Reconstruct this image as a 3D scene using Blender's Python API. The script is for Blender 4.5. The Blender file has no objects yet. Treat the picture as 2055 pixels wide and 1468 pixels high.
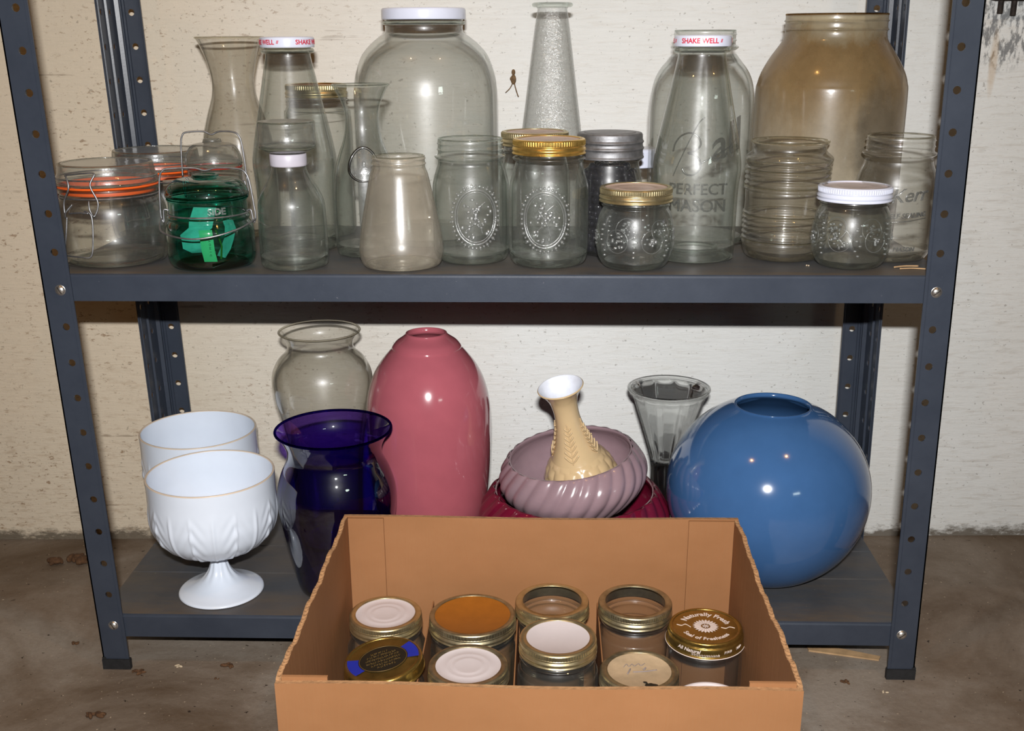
import bpy, math, random
from mathutils import Vector, Matrix, Euler

random.seed(11)
SC = bpy.context.scene
COL = SC.collection
PI = math.pi
sin, cos = math.sin, math.cos
S1, S2 = .452, .0675          # shelf tops (m above the floor)

# ------------------------------------------------------------------ camera, world, lights, exposure
def cam_axes(yaw, pitch, roll):
    fw = Vector((sin(yaw) * cos(pitch), cos(yaw) * cos(pitch), -sin(pitch)))
    r = Vector((cos(yaw), -sin(yaw), 0)); u = r.cross(fw)
    return cos(roll) * r + sin(roll) * u, -sin(roll) * r + cos(roll) * u, fw
cr, cu_, cf = cam_axes(-.0327, .327, -.0048)
cam = bpy.data.cameras.new('camera')
cam.sensor_width = 36; cam.lens = 2212.19 / 2055 * 36; cam.shift_y = 77.31 / 2055
cam.clip_start = .02; cam.clip_end = 50
CAM = bpy.data.objects.new('camera', cam); COL.objects.link(CAM)
CAM.matrix_world = Matrix(((cr.x, cu_.x, -cf.x, .0448), (cr.y, cu_.y, -cf.y, -1.0687), (cr.z, cu_.z, -cf.z, .6809), (0, 0, 0, 1)))
SC.camera = CAM
SC.view_settings.view_transform = 'Standard'; SC.view_settings.look = 'None'
SC.view_settings.gamma = 1; SC.view_settings.use_curve_mapping = False
SC.view_settings.exposure = 0.0
SC.cycles.transparent_max_bounces = 40
SC.cycles.max_bounces = 10
SC.cycles.transmission_bounces = 12
SC.cycles.use_denoising = True
SC.cycles.use_adaptive_sampling = True; SC.cycles.adaptive_threshold = .03
SC.cycles.sample_clamp_indirect = 2.0
SC.cycles.caustics_reflective = False; SC.cycles.caustics_refractive = False

W = bpy.data.worlds.new('basement_air'); SC.world = W; W.use_nodes = True
W.node_tree.nodes['Background'].inputs[0].default_value = (.10, .055, .022, 1)
W.node_tree.nodes['Background'].inputs[1].default_value = .12

def area(name, loc, target, sx, sy, power, color, spread=180):
    l = bpy.data.lights.new(name, 'AREA'); l.shape = 'RECTANGLE'; l.size = sx; l.size_y = sy
    l.energy = power; l.color = color; l.spread = math.radians(spread)
    o = bpy.data.objects.new(name, l); COL.objects.link(o); o.location = loc
    d = Vector(target) - Vector(loc); o.rotation_euler = d.to_track_quat('-Z', 'Y').to_euler()
    return o
def bulb(name, loc, power, color, rad=.03):
    l = bpy.data.lights.new(name, 'POINT'); l.energy = power; l.color = color; l.shadow_soft_size = rad
    o = bpy.data.objects.new(name, l); COL.objects.link(o); o.location = loc
area('camera_flash', (.05, -1.13, .80), (.05, .30, .30), .042, .014, 11.6, (1, .994, .992), 130)
area('far_tube_light', (1.14, -2.0, 1.0), (0, 0, .3), .30, .10, .8, (.85, 1, .93))
bulb('ceiling_bulb_left', (-.62, -.86, 2.15), 9.5, (1, .50, .14))
bulb('ceiling_bulb_right', (.75, -.80, 2.2), 9.5, (1, .50, .14))

# ------------------------------------------------------------------ materials
def srgb(r, g, b):
    f = lambda c: (c / 255 / 12.92) if c <= 10 else ((c / 255 + .055) / 1.055) ** 2.4
    return (f(r), f(g), f(b), 1)
class NT:
    def __init__(s, name):
        s.m = bpy.data.materials.new(name); s.m.use_nodes = True; s.t = s.m.node_tree; s.t.nodes.clear()
        s.out = s.n('ShaderNodeOutputMaterial')
    def n(s, typ, **kw):
        nd = s.t.nodes.new(typ)
        for k, v in kw.items():
            if k.startswith('_'): setattr(nd, k[1:], v)
        return nd
    def l(s, a, b): s.t.links.new(a, b)
    def coord(s, scale=(1, 1, 1), loc=(0, 0, 0), rot=(0, 0, 0), kind='Object'):
        tc = s.n('ShaderNodeTexCoord'); mp = s.n('ShaderNodeMapping')
        mp.inputs['Scale'].default_value = scale; mp.inputs['Location'].default_value = loc; mp.inputs['Rotation'].default_value = rot
        s.l(tc.outputs[kind], mp.inputs[0]); return mp.outputs[0]
    def noise(s, vec, scale, detail=4, rough=.6, dist=0):
        t = s.n('ShaderNodeTexNoise'); t.inputs['Scale'].default_value = scale; t.inputs['Detail'].default_value = detail
        t.inputs['Roughness'].default_value = rough; t.inputs['Distortion'].default_value = dist
        s.l(vec, t.inputs['Vector']); return t.outputs['Fac']
    def vor(s, vec, scale, rnd=1, feat='F1'):
        t = s.n('ShaderNodeTexVoronoi', _feature=feat); t.inputs['Scale'].default_value = scale
        t.inputs['Randomness'].default_value = rnd; s.l(vec, t.inputs['Vector']); return t.outputs['Distance']
    def ramp(s, fac, stops, interp='LINEAR'):
        r = s.n('ShaderNodeValToRGB'); r.color_ramp.interpolation = interp; e = r.color_ramp.elements
        while len(e) > 1: e.remove(e[-1])
        e[0].position = stops[0][0]; e[0].color = stops[0][1]
        for p, c in stops[1:]:
            k = e.new(p); k.color = c
        s.l(fac, r.inputs[0]); return r.outputs[0]
    def step(s, fac, a, b):
        return s.ramp(fac, [(a, (0, 0, 0, 1)), (b, (1, 1, 1, 1))])
    def math(s, op, a, b=None, c=None):
        m = s.n('ShaderNodeMath', _operation=op)
        for i, v in enumerate((a, b, c)):
            if v is None: continue
            if isinstance(v, (int, float)): m.inputs[i].default_value = v
            else: s.l(v, m.inputs[i])
        return m.outputs[0]
    def mix(s, fac, a, b):
        m = s.n('ShaderNodeMixRGB')
        for i, v in ((0, fac), (1, a), (2, b)):
            if isinstance(v, (int, float)): m.inputs[i].default_value = v
            elif isinstance(v, tuple): m.inputs[i].default_value = v
            else: s.l(v, m.inputs[i])
        return m.outputs[0]
    def bump(s, h, strength, dist=.001):
        b = s.n('ShaderNodeBump'); b.inputs['Strength'].default_value = strength; b.inputs['Distance'].default_value = dist
        s.l(h, b.inputs['Height']); return b.outputs[0]
    def pbsdf(s, color, rough=.5, metal=0, normal=None, coat=0, spec=None, sheen=0):
        p = s.n('ShaderNodeBsdfPrincipled')
        def put(nm, v):
            if isinstance(v, (int, float)): p.inputs[nm].default_value = v
            elif isinstance(v, tuple): p.inputs[nm].default_value = v
            else: s.l(v, p.inputs[nm])
        put('Base Color', color); put('Roughness', rough); put('Metallic', metal)
        if coat: put('Coat Weight', coat); p.inputs['Coat Roughness'].default_value = .03
        if spec is not None: put('Specular IOR Level', spec)
        if normal is not None: s.l(normal, p.inputs['Normal'])
        return p.outputs[0]
    def done(s, sh): s.l(sh, s.out.inputs[0]); return s.m
    def mixsh(s, fac, a, b):
        m = s.n('ShaderNodeMixShader')
        if isinstance(fac, (int, float)): m.inputs[0].default_value = fac
        else: s.l(fac, m.inputs[0])
        s.l(a, m.inputs[1]); s.l(b, m.inputs[2]); return m.outputs[0]

def simple(name, col, rough=.5, metal=0, var=.12, scale=40, bumpy=0, coat=0, spec=None):
    n = NT(name); v = n.coord()
    nz = n.noise(v, scale, 5)
    dark = tuple(c * (1 - var) for c in col[:3]) + (1,); lite = tuple(min(1, c * (1 + var)) for c in col[:3]) + (1,)
    c = n.ramp(nz, [(.3, dark), (.7, lite)])
    nm = n.bump(n.noise(v, scale * 4, 4), bumpy, .0006) if bumpy else None
    return n.done(n.pbsdf(c, rough, metal, nm, coat, spec))

def thin_glass(name, tint=(.93, .935, .92), edge=(.30, .33, .30), rough=.035, haze=0.0, haze_col=(.5, .45, .38, 1), bumpy=.05, bscale=60, mottle=None, soft=.34):
    """one sheet of glass: transmits, darkens where the sheet is seen edge-on, mirrors by Fresnel"""
    n = NT(name); v = n.coord()
    lw = n.n('ShaderNodeLayerWeight'); lw.inputs['Blend'].default_value = .5
    f = lw.outputs['Facing']
    T = lambda k: tuple(tint[i] ** (1 - k) * edge[i] ** k for i in range(3)) + (1,)
    col = n.ramp(f, [(0, T(0)), (.42, T(.05)), (.55, T(.12)), (.61, T(.36)), (.67, T(.12)), (.80, T(.16)), (.90, T(.42)), (.96, T(.9)), (1, T(1))])
    if mottle:
        sc, a, b, scol = mottle
        col = n.mix(n.step(n.noise(v, sc, 6, .65), a, b), col, n.mix(.0, scol, scol))
    tr = n.n('ShaderNodeBsdfTransparent'); n.l(col, tr.inputs[0])
    gl = n.n('ShaderNodeBsdfGlossy'); gl.inputs['Roughness'].default_value = rough
    gl.inputs[0].default_value = (1, 1, 1, 1)
    nm = n.bump(n.noise(v, bscale, 3), bumpy, .002); n.l(nm, gl.inputs['Normal'])
    g2 = n.n('ShaderNodeBsdfGlossy'); g2.inputs['Roughness'].default_value = .34; g2.inputs[0].default_value = (1, 1, 1, 1); n.l(nm, g2.inputs['Normal'])
    gg = n.mixsh(soft, gl.outputs[0], g2.outputs[0])
    fres = n.math('MULTIPLY_ADD', n.math('POWER', f, 4.0), .78, .10)
    sh = n.mixsh(fres, tr.outputs[0], gg)
    if haze:
        df = n.n('ShaderNodeBsdfDiffuse'); df.inputs[0].default_value = haze_col
        hz = n.math('MULTIPLY', n.ramp(n.noise(v, 22, 6, .7), [(.25, (.45, .45, .45, 1)), (.75, (1, 1, 1, 1))]), haze)
        sh = n.mixsh(hz, sh, df.outputs[0])
    return n.done(sh)

def solid_glass(name, col=(.93, .955, .935, 1), rough=0, clear=.45):
    n = NT(name)
    g = n.n('ShaderNodeBsdfGlass'); g.inputs['Color'].default_value = col; g.inputs['IOR'].default_value = 1.5
    g.inputs['Roughness'].default_value = rough
    t = n.n('ShaderNodeBsdfTransparent'); t.inputs[0].default_value = col
    return n.done(n.mixsh(clear, g.outputs[0], t.outputs[0]))

M = {}
M['clear'] = thin_glass('clear_glass', (.935, .94, .925), (.22, .24, .22), haze=.025, haze_col=(.62, .62, .58, 1), bumpy=.10, bscale=35)
M['clear_green'] = thin_glass('pale_green_glass', (.93, .937, .925), (.20, .25, .21), haze=.03, haze_col=(.60, .62, .57, 1), bumpy=.16, bscale=45)
M['clear_warm'] = thin_glass('clear_warm_glass', (.93, .925, .90), (.24, .23, .19), haze=.03, haze_col=(.60, .57, .50, 1), bumpy=.12, bscale=40)
M['emboss'] = thin_glass('raised_glass', (.84, .85, .84), (.05, .06, .05), .16, haze=.10, haze_col=(.9, .9, .9, 1), bumpy=.3, bscale=300)
M['pebble'] = thin_glass('pebbled_glass', (.93, .935, .93), (.35, .37, .36), .14, bumpy=1.0, bscale=330, haze=.10, haze_col=(.8, .82, .8, 1), mottle=(330, .50, .62, (.80, .81, .80, 1)))  # mottled darker tint stands in for light sparkling through the pebbles
M['dusty'] = thin_glass('dusty_glass', (.92, .90, .86), (.42, .38, .31), .16, haze=.26, haze_col=(.56, .50, .41, 1))
M['smoked0'] = thin_glass('brown_film_glass', (.80, .72, .56), (.42, .33, .22), .13, haze=.66, haze_col=(.36, .285, .185, 1))
M['lid_glass'] = thin_glass('thick_lid_glass', (.84, .845, .82), (.10, .11, .09), .07, haze=.12, haze_col=(.58, .57, .52, 1), bumpy=.3, bscale=70)
M['letters'] = thin_glass('raised_letter_glass', (.50, .50, .47), (.03, .03, .03), .12, haze=.10, haze_col=(.8, .8, .78, 1), bumpy=.2, bscale=200)
M['seal_ring'] = thin_glass('dark_tinted_glass_ring', (.30, .28, .24), (.01, .01, .01), .05)  # dark tint stands in for the dark that thick glass shows by internal reflection
M['green'] = thin_glass('emerald_glass', (.22, .74, .64), (.01, .15, .12), .03, soft=.06)
M['purple'] = thin_glass('cobalt_purple_glass', (.19, .085, .64), (.02, .005, .14), .03, soft=.05)
M['thick'] = solid_glass('thick_glass')
M['flint'] = solid_glass('flint_glass', (.965, .97, .965, 1), 0, .36)
M['thick_warm'] = solid_glass('thick_warm_glass', (.93, .92, .87, 1))
M['thick_green'] = solid_glass('thick_emerald_glass', (.04, .46, .38, 1))
M['thick_purple'] = solid_glass('thick_purple_glass', (.10, .05, .40, 1))
M['thick_brown'] = solid_glass('thick_brown_glass', (.55, .42, .26, 1), .1)

def stained():
    m = M['smoked'] = thin_glass('brown_stained_glass', (.80, .72, .58), (.42, .34, .24), .13, haze=.66, haze_col=(.36, .285, .185, 1))
    t = m.node_tree; df = [x for x in t.nodes if x.type == 'BSDF_DIFFUSE'][0]
    n = NT.__new__(NT); n.m = m; n.t = t
    v = n.coord(); sx = n.n('ShaderNodeSeparateXYZ'); n.l(v, sx.inputs[0])
    z = n.math('MULTIPLY_ADD', n.noise(n.coord((1, 1, .35)), 26, 5, .65), .10, sx.outputs[2])
    c = n.ramp(z, [(.10, (.44, .39, .29, 1)), (.17, (.42, .36, .26, 1)), (.225, (.30, .205, .10, 1)), (.262, (.27, .18, .085, 1)), (.285, (.36, .31, .21, 1))])
    a = n.math('DIVIDE', n.math('SUBTRACT', sx.outputs[0], .035), .030); b = n.math('DIVIDE', n.math('SUBTRACT', sx.outputs[2], .115), .075)
    d = n.math('SUBTRACT', n.math('ADD', 1.0, n.math('MULTIPLY_ADD', n.noise(v, 50, 6, .7), .8, -.4)), n.math('ADD', n.math('MULTIPLY', a, a), n.math('MULTIPLY', b, b)))
    c = n.mix(n.math('MULTIPLY', n.step(d, 0, .7), .62), c, (.10, .085, .065, 1)); n.l(c, df.inputs[0])
stained()

def metal(name, col, rough=.3, var=.2, scale=60, bumpy=.15):
    n = NT(name); v = n.coord(); nz = n.noise(v, scale, 5, .65)
    c = n.ramp(nz, [(.3, tuple(x * (1 - var) for x in col[:3]) + (1,)), (.7, tuple(min(1, x * (1 + var)) for x in col[:3]) + (1,))])
    r = n.math('MULTIPLY_ADD', nz, .25, rough - .12)
    return n.done(n.pbsdf(c, r, .92, n.bump(n.noise(v, 300, 3), bumpy, .0004)))
M['gold'] = metal('gold_lacquered_tin', (.80, .52, .14), .30)
M['brass'] = metal('dull_brass_tin', (.62, .52, .30), .34)
M['old_brass'] = metal('worn_dull_tin', (.45, .39, .25), .38, .35)
M['dark_gold'] = metal('darkened_gold_tin', (.42, .28, .075), .30)
M['amber_lid'] = simple('amber_lacquered_lid', srgb(168, 104, 34), .32, .35, .08, 90)
M['zinc'] = metal('grey_zinc', (.27, .27, .28), .55, .25, 90, .4)
M['wire'] = metal('galvanised_wire', (.32, .32, .33), .45, .25, 200)
M['screw'] = metal('bright_screw_steel', (.72, .70, .66), .30, .15, 200)
M['white_lid'] = simple('white_lid_enamel', srgb(208, 197, 196), .38, 0, .03)
M['white_cap'] = simple('white_plastic_cap', srgb(216, 220, 236), .22, 0, .03)
M['pinkish_lid'] = simple('cream_lid_disc', srgb(205, 182, 168), .42, 0, .05)
M['tan_lid'] = simple('stained_tan_lid_disc', srgb(190, 165, 132), .5, .1, .16, 60)
M['seal_white'] = simple('milky_plastic_seal', srgb(196, 190, 200), .4, 0, .05)
M['red'] = simple('red_ink', srgb(205, 30, 60), .5)
M['white_ink'] = simple('white_ink', srgb(228, 210, 200), .5)
M['black_ink'] = simple('black_ink', srgb(28, 24, 16), .5)
M['gold_ink'] = simple('dull_gold_ink', srgb(120, 92, 40), .45, .3)
M['blue_ink'] = simple('blue_ink', srgb(28, 42, 150), .45)
M['faint_ink'] = simple('faded_blue_ink', srgb(140, 130, 130), .6)
M['orange'] = simple('orange_rubber', srgb(240, 98, 28), .5, 0, .08)
M['red_rubber'] = simple('red_rubber', srgb(165, 45, 30), .5, 0, .1)
M['bead'] = simple('black_bead', (.006, .006, .012, 1), .06, 0, .2, 20, coat=.6)
M['pink'] = simple('rose_glaze', srgb(168, 88, 98), .14, 0, .05, 30, coat=.5)
M['blue'] = simple('blue_glaze', srgb(60, 97, 144), .12, 0, .05, 30, coat=.6)
M['mauve'] = simple('mauve_glaze', srgb(146, 122, 128), .2, 0, .07, 40, coat=.4)
M['burgundy'] = simple('burgundy_glaze', srgb(104, 18, 42), .16, 0, .10, 40, coat=.5)
M['milk'] = simple('white_milk_glass', srgb(226, 234, 246), .22, 0, .02, 30, coat=.2)
M['milk_rim'] = simple('worn_milk_glass_rim', srgb(214, 196, 176), .4)
M['cream'] = simple('cream_glaze', srgb(206, 178, 136), .2, 0, .05, 30, coat=.4)
M['vase_in'] = simple('white_inner_glaze', srgb(226, 228, 236), .2)
M['paper'] = simple('white_paper', srgb(196, 198, 188), .8, 0, .22, 60, 1.0)
M['tag'] = simple('pale_green_tag', srgb(178, 200, 140), .7, 0, .08)
M['tag_edge'] = simple('olive_strip', srgb(150, 150, 40), .7, 0, .1)
M['rubber'] = simple('black_rubber_foot', (.012, .012, .013, 1), .7, 0, .4, 80, .4)
M['bug'] = simple('dry_brown_husk', srgb(104, 80, 52), .8, 0, .5, 300)
M['debris'] = simple('dark_leaf_crumb', srgb(86, 58, 34), .9, 0, .5, 300)
M['pale_crumb'] = simple('pale_crumb', srgb(196, 178, 150), .9, 0, .2, 300)
M['wood'] = simple('pale_wood_sliver', srgb(180, 146, 106), .8, 0, .2, 60)
M['dark_iron'] = simple('rusty_dark_iron', srgb(52, 44, 38), .7, .4, .5, 120, .5)

# blue-grey painted steel
def steel():
    n = NT('blue_grey_painted_steel'); v = n.coord()
    c = n.ramp(n.noise(v, 14, 6, .7), [(.3, srgb(50, 56, 67)), (.7, srgb(60, 66, 77))])
    sp = n.step(n.noise(v, 260, 3, .6), .72, .80)
    c = n.mix(sp, c, srgb(104, 104, 110))
    return n.done(n.pbsdf(c, .34, 0, n.bump(n.noise(v, 420, 3), .12, .0004), 0, .4))
M['steel'] = steel()
def shelf_top():
    n = NT('dusty_painted_steel'); v = n.coord(); v2 = n.coord((3, 12, 1))
    base = n.ramp(n.noise(v, 16, 6, .7), [(.3, srgb(62, 66, 72)), (.7, srgb(80, 82, 86))])
    dust = n.math('MULTIPLY', n.step(n.noise(v2, 1.6, 7, .72), .42, .68), .55)
    c = n.mix(dust, base, srgb(104, 90, 72))
    sx = n.n('ShaderNodeSeparateXYZ'); n.l(n.coord(), sx.inputs[0])
    fr = n.math('MULTIPLY', n.ramp(sx.outputs[1], [(.004, (1, 1, 1, 1)), (.05, (0, 0, 0, 1))]), n.step(n.noise(v2, 5, 5, .7), .35, .6))
    c = n.mix(n.math('MULTIPLY', fr, .6), c, srgb(108, 88, 64))
    c = n.mix(n.step(n.noise(v, 330, 2), .74, .80), c, srgb(150, 140, 125))
    return n.done(n.pbsdf(c, .48, 0, n.bump(n.noise(v, 90, 6, .7), .2, .0008)))
M['shelf'] = shelf_top()

def cardboard():
    n = NT('brown_cardboard'); v = n.coord(); v2 = n.coord((1, 1, 1.6))
    c = n.ramp(n.noise(v2, 7, 6, .6), [(.3, srgb(142, 98, 62)), (.7, srgb(155, 109, 72))])
    fib = n.noise(n.coord((260, 260, 30)), 3, 3)
    c = n.mix(n.math('MULTIPLY', n.step(fib, .45, .62), .18), c, srgb(150, 100, 62))
    c = n.mix(n.step(n.noise(v, 150, 2), .80, .84), c, srgb(96, 62, 40))
    h = n.math('ADD', n.noise(n.coord((1, 1, 0.05)), 160, 2), n.noise(v, 12, 4))
    return n.done(n.pbsdf(c, .75, 0, n.bump(h, .22, .0012), 0, .25))
M['card'] = cardboard()
M['card_edge'] = simple('torn_cardboard_edge', srgb(156, 116, 78), .9, 0, .25, 160, .6)

def plaster():
    n = NT('painted_rough_plaster'); v = n.coord(); h = n.coord((1, 1, 9))
    sx = n.n('ShaderNodeSeparateXYZ'); n.l(n.coord(), sx.inputs[0]); X, Z = sx.outputs[0], sx.outputs[2]
    base = n.ramp(n.noise(v, 3.2, 6, .6), [(.3, srgb(218, 218, 213)), (.7, srgb(230, 230, 227))])
    left = n.ramp(X, [(0, (0, 0, 0, 1)), (1, (1, 1, 1, 1))])
    lm = n.n('ShaderNodeMapRange'); lm.inputs[1].default_value = .02; lm.inputs[2].default_value = -.50
    n.l(X, lm.inputs[0]); L = lm.outputs[0]
    base = n.mix(n.math('MULTIPLY', L, .85), base, srgb(218, 200, 172))
    # brush strokes
    st = n.noise(h, 30, 7, .72, .4)
    base = n.mix(n.math('MULTIPLY', n.step(st, .52, .68), .22), base, srgb(190, 178, 160))
    rm = n.n('ShaderNodeMapRange'); rm.inputs[1].default_value = .45; rm.inputs[2].default_value = .60; n.l(X, rm.inputs[0])
    hr = n.coord((1, 1, 7), rot=(0, .3, 0))
    base = n.mix(n.math('MULTIPLY', n.math('MULTIPLY', n.step(n.noise(hr, 22, 7, .7, .5), .52, .64), rm.outputs[0]), .28), base, srgb(168, 156, 140))
    # brown crumbly specks, many on the left, few in the middle
    zone = n.step(n.noise(v, 6, 4, .6), .36, .56)
    amt = n.math('MULTIPLY_ADD', L, .88, .12)
    s1 = n.step(n.noise(n.coord((1, 1, 2.2)), 95, 5, .72), .590, .645)
    s1 = n.math('MULTIPLY', n.math('MULTIPLY', s1, zone), amt)
    base = n.mix(n.math('MULTIPLY', s1, .72), base, srgb(134, 100, 66))
    s2 = n.step(n.noise(n.coord((1, 1, 1.4), (3, 1, 5)), 170, 3, .6), .655, .69)
    base = n.mix(n.math('MULTIPLY', s2, .42), base, srgb(98, 86, 70))
    low = n.n('ShaderNodeMapRange'); low.inputs[1].default_value = .42; low.inputs[2].default_value = .05; n.l(Z, low.inputs[0])
    s3 = n.math('MULTIPLY', n.math('MULTIPLY', n.step(n.noise(n.coord((1, 1, 5)), 40, 7, .75), .52, .66), L), low.outputs[0])
    base = n.mix(n.math('MULTIPLY', s3, .45), base, srgb(150, 116, 80))
    # thin scratch lines
    sc = n.noise(n.coord((1, 1, 30), (7, 3, 1), (0, .05, 0)), 7, 6, .62)
    base = n.mix(n.math('MULTIPLY', n.math('MULTIPLY', n.step(n.math('MULTIPLY', sc, n.noise(v, 14, 3)), .38, .42), amt), .5), base, srgb(110, 88, 66))
    # grey damp stain with drips at the upper right, by the iron bolts
    def blob(cx, cz, rx, rz):
        a = n.math('DIVIDE', n.math('SUBTRACT', X, cx), rx); b = n.math('DIVIDE', n.math('SUBTRACT', Z, cz), rz)
        return n.math('ADD', n.math('MULTIPLY', a, a), n.math('MULTIPLY', b, b))
    d = n.math('SUBTRACT', 1.0, blob(.600, .70, .055, .075))
    g = n.math('MULTIPLY', n.step(n.noise(n.coord((2.2, 1, .8)), 60, 6, .7), .47, .56), n.math('MULTIPLY', n.step(d, 0, .45), .8))
    base = n.mix(g, base, srgb(92, 94, 96))
    # pale yellow drip
    d2 = n.math('SUBTRACT', 1.0, blob(.592, .64, .006, .045))
    base = n.mix(n.math('MULTIPLY', n.step(d2, 0, .8), .4), base, srgb(186, 150, 96))
    # ragged dirty foot of the wall
    foot = n.math('ADD', n.math('MULTIPLY', Z, 17), n.math('MULTIPLY', n.noise(n.coord((1, 1, 2)), 26, 6, .75), 1.1))
    base = n.mix(n.ramp(foot, [(.62, (.9, .9, .9, 1)), (.82, (0, 0, 0, 1))]), base, srgb(92, 82, 68))
    hh = n.math('ADD', n.math('MULTIPLY', st, 1.0), n.math('MULTIPLY', n.noise(v, 60, 6, .7), .7))
    hh = n.math('SUBTRACT', hh, n.math('MULTIPLY', s1, .25))
    return n.done(n.pbsdf(base, .55, 0, n.bump(hh, .32, .004), 0, .4))
M['plaster'] = plaster()

def concrete():
    n = NT('stained_concrete_floor'); v = n.coord()
    c = n.ramp(n.noise(v, 4.2, 8, .66, .6), [(.34, srgb(100, 82, 64)), (.5, srgb(138, 124, 109)), (.64, srgb(164, 153, 140))])
    c = n.mix(n.math('MULTIPLY', n.step(n.noise(n.coord((1, 1, 1), (4, 2, 0)), 2.4, 5, .6), .50, .66), .5), c, srgb(112, 84, 56))
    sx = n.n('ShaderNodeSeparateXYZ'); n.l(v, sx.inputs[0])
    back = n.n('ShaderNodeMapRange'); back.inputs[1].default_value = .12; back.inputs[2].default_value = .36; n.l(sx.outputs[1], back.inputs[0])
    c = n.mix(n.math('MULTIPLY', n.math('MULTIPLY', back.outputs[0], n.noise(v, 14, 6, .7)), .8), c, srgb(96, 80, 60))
    c = n.mix(n.math('MULTIPLY', n.noise(v, 190, 4, .8), .45), c, srgb(84, 68, 54))
    c = n.mix(n.step(n.noise(v, 120, 4, .6), .665, .70), c, srgb(50, 38, 28))
    c = n.mix(n.step(n.noise(n.coord((1, 1, 1), (9, 0, 0)), 230, 3, .5), .695, .73), c, srgb(190, 172, 148))
    return n.done(n.pbsdf(c, .62, 0, n.bump(n.noise(v, 110, 7, .75), .5, .002), 0, .35))
M['concrete'] = concrete()

# ------------------------------------------------------------------ mesh tools
def smooth(pts, n=5):
    """Catmull-Rom through (r, z) points; a third item marks a sharp corner"""
    segs, cur = [], []
    for p in pts:
        cur.append(p[:2])
        if len(p) > 2 and len(cur) > 1: segs.append(cur); cur = [p[:2]]
        elif len(p) > 2: pass
    if len(cur) > 1: segs.append(cur)
    out = []
    for s in segs:
        for i in range(len(s) - 1):
            p0 = s[max(i - 1, 0)]; p1 = s[i]; p2 = s[i + 1]; p3 = s[min(i + 2, len(s) - 1)]
            k = n if len(s) > 2 else 1
            for j in range(k):
                t = j / k
                out.append(tuple(.5 * (2 * b + (c - a) * t + (2 * a - 5 * b + 4 * c - d) * t * t + (3 * b - a - 3 * c + d) * t ** 3) for a, b, c, d in zip(p0, p1, p2, p3)))
        out.append(s[-1])
    res = [out[0]]
    for p in out[1:]:
        if abs(p[0] - res[-1][0]) + abs(p[1] - res[-1][1]) > 1e-4: res.append((max(p[0], 0), p[1]))
    return res

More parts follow.
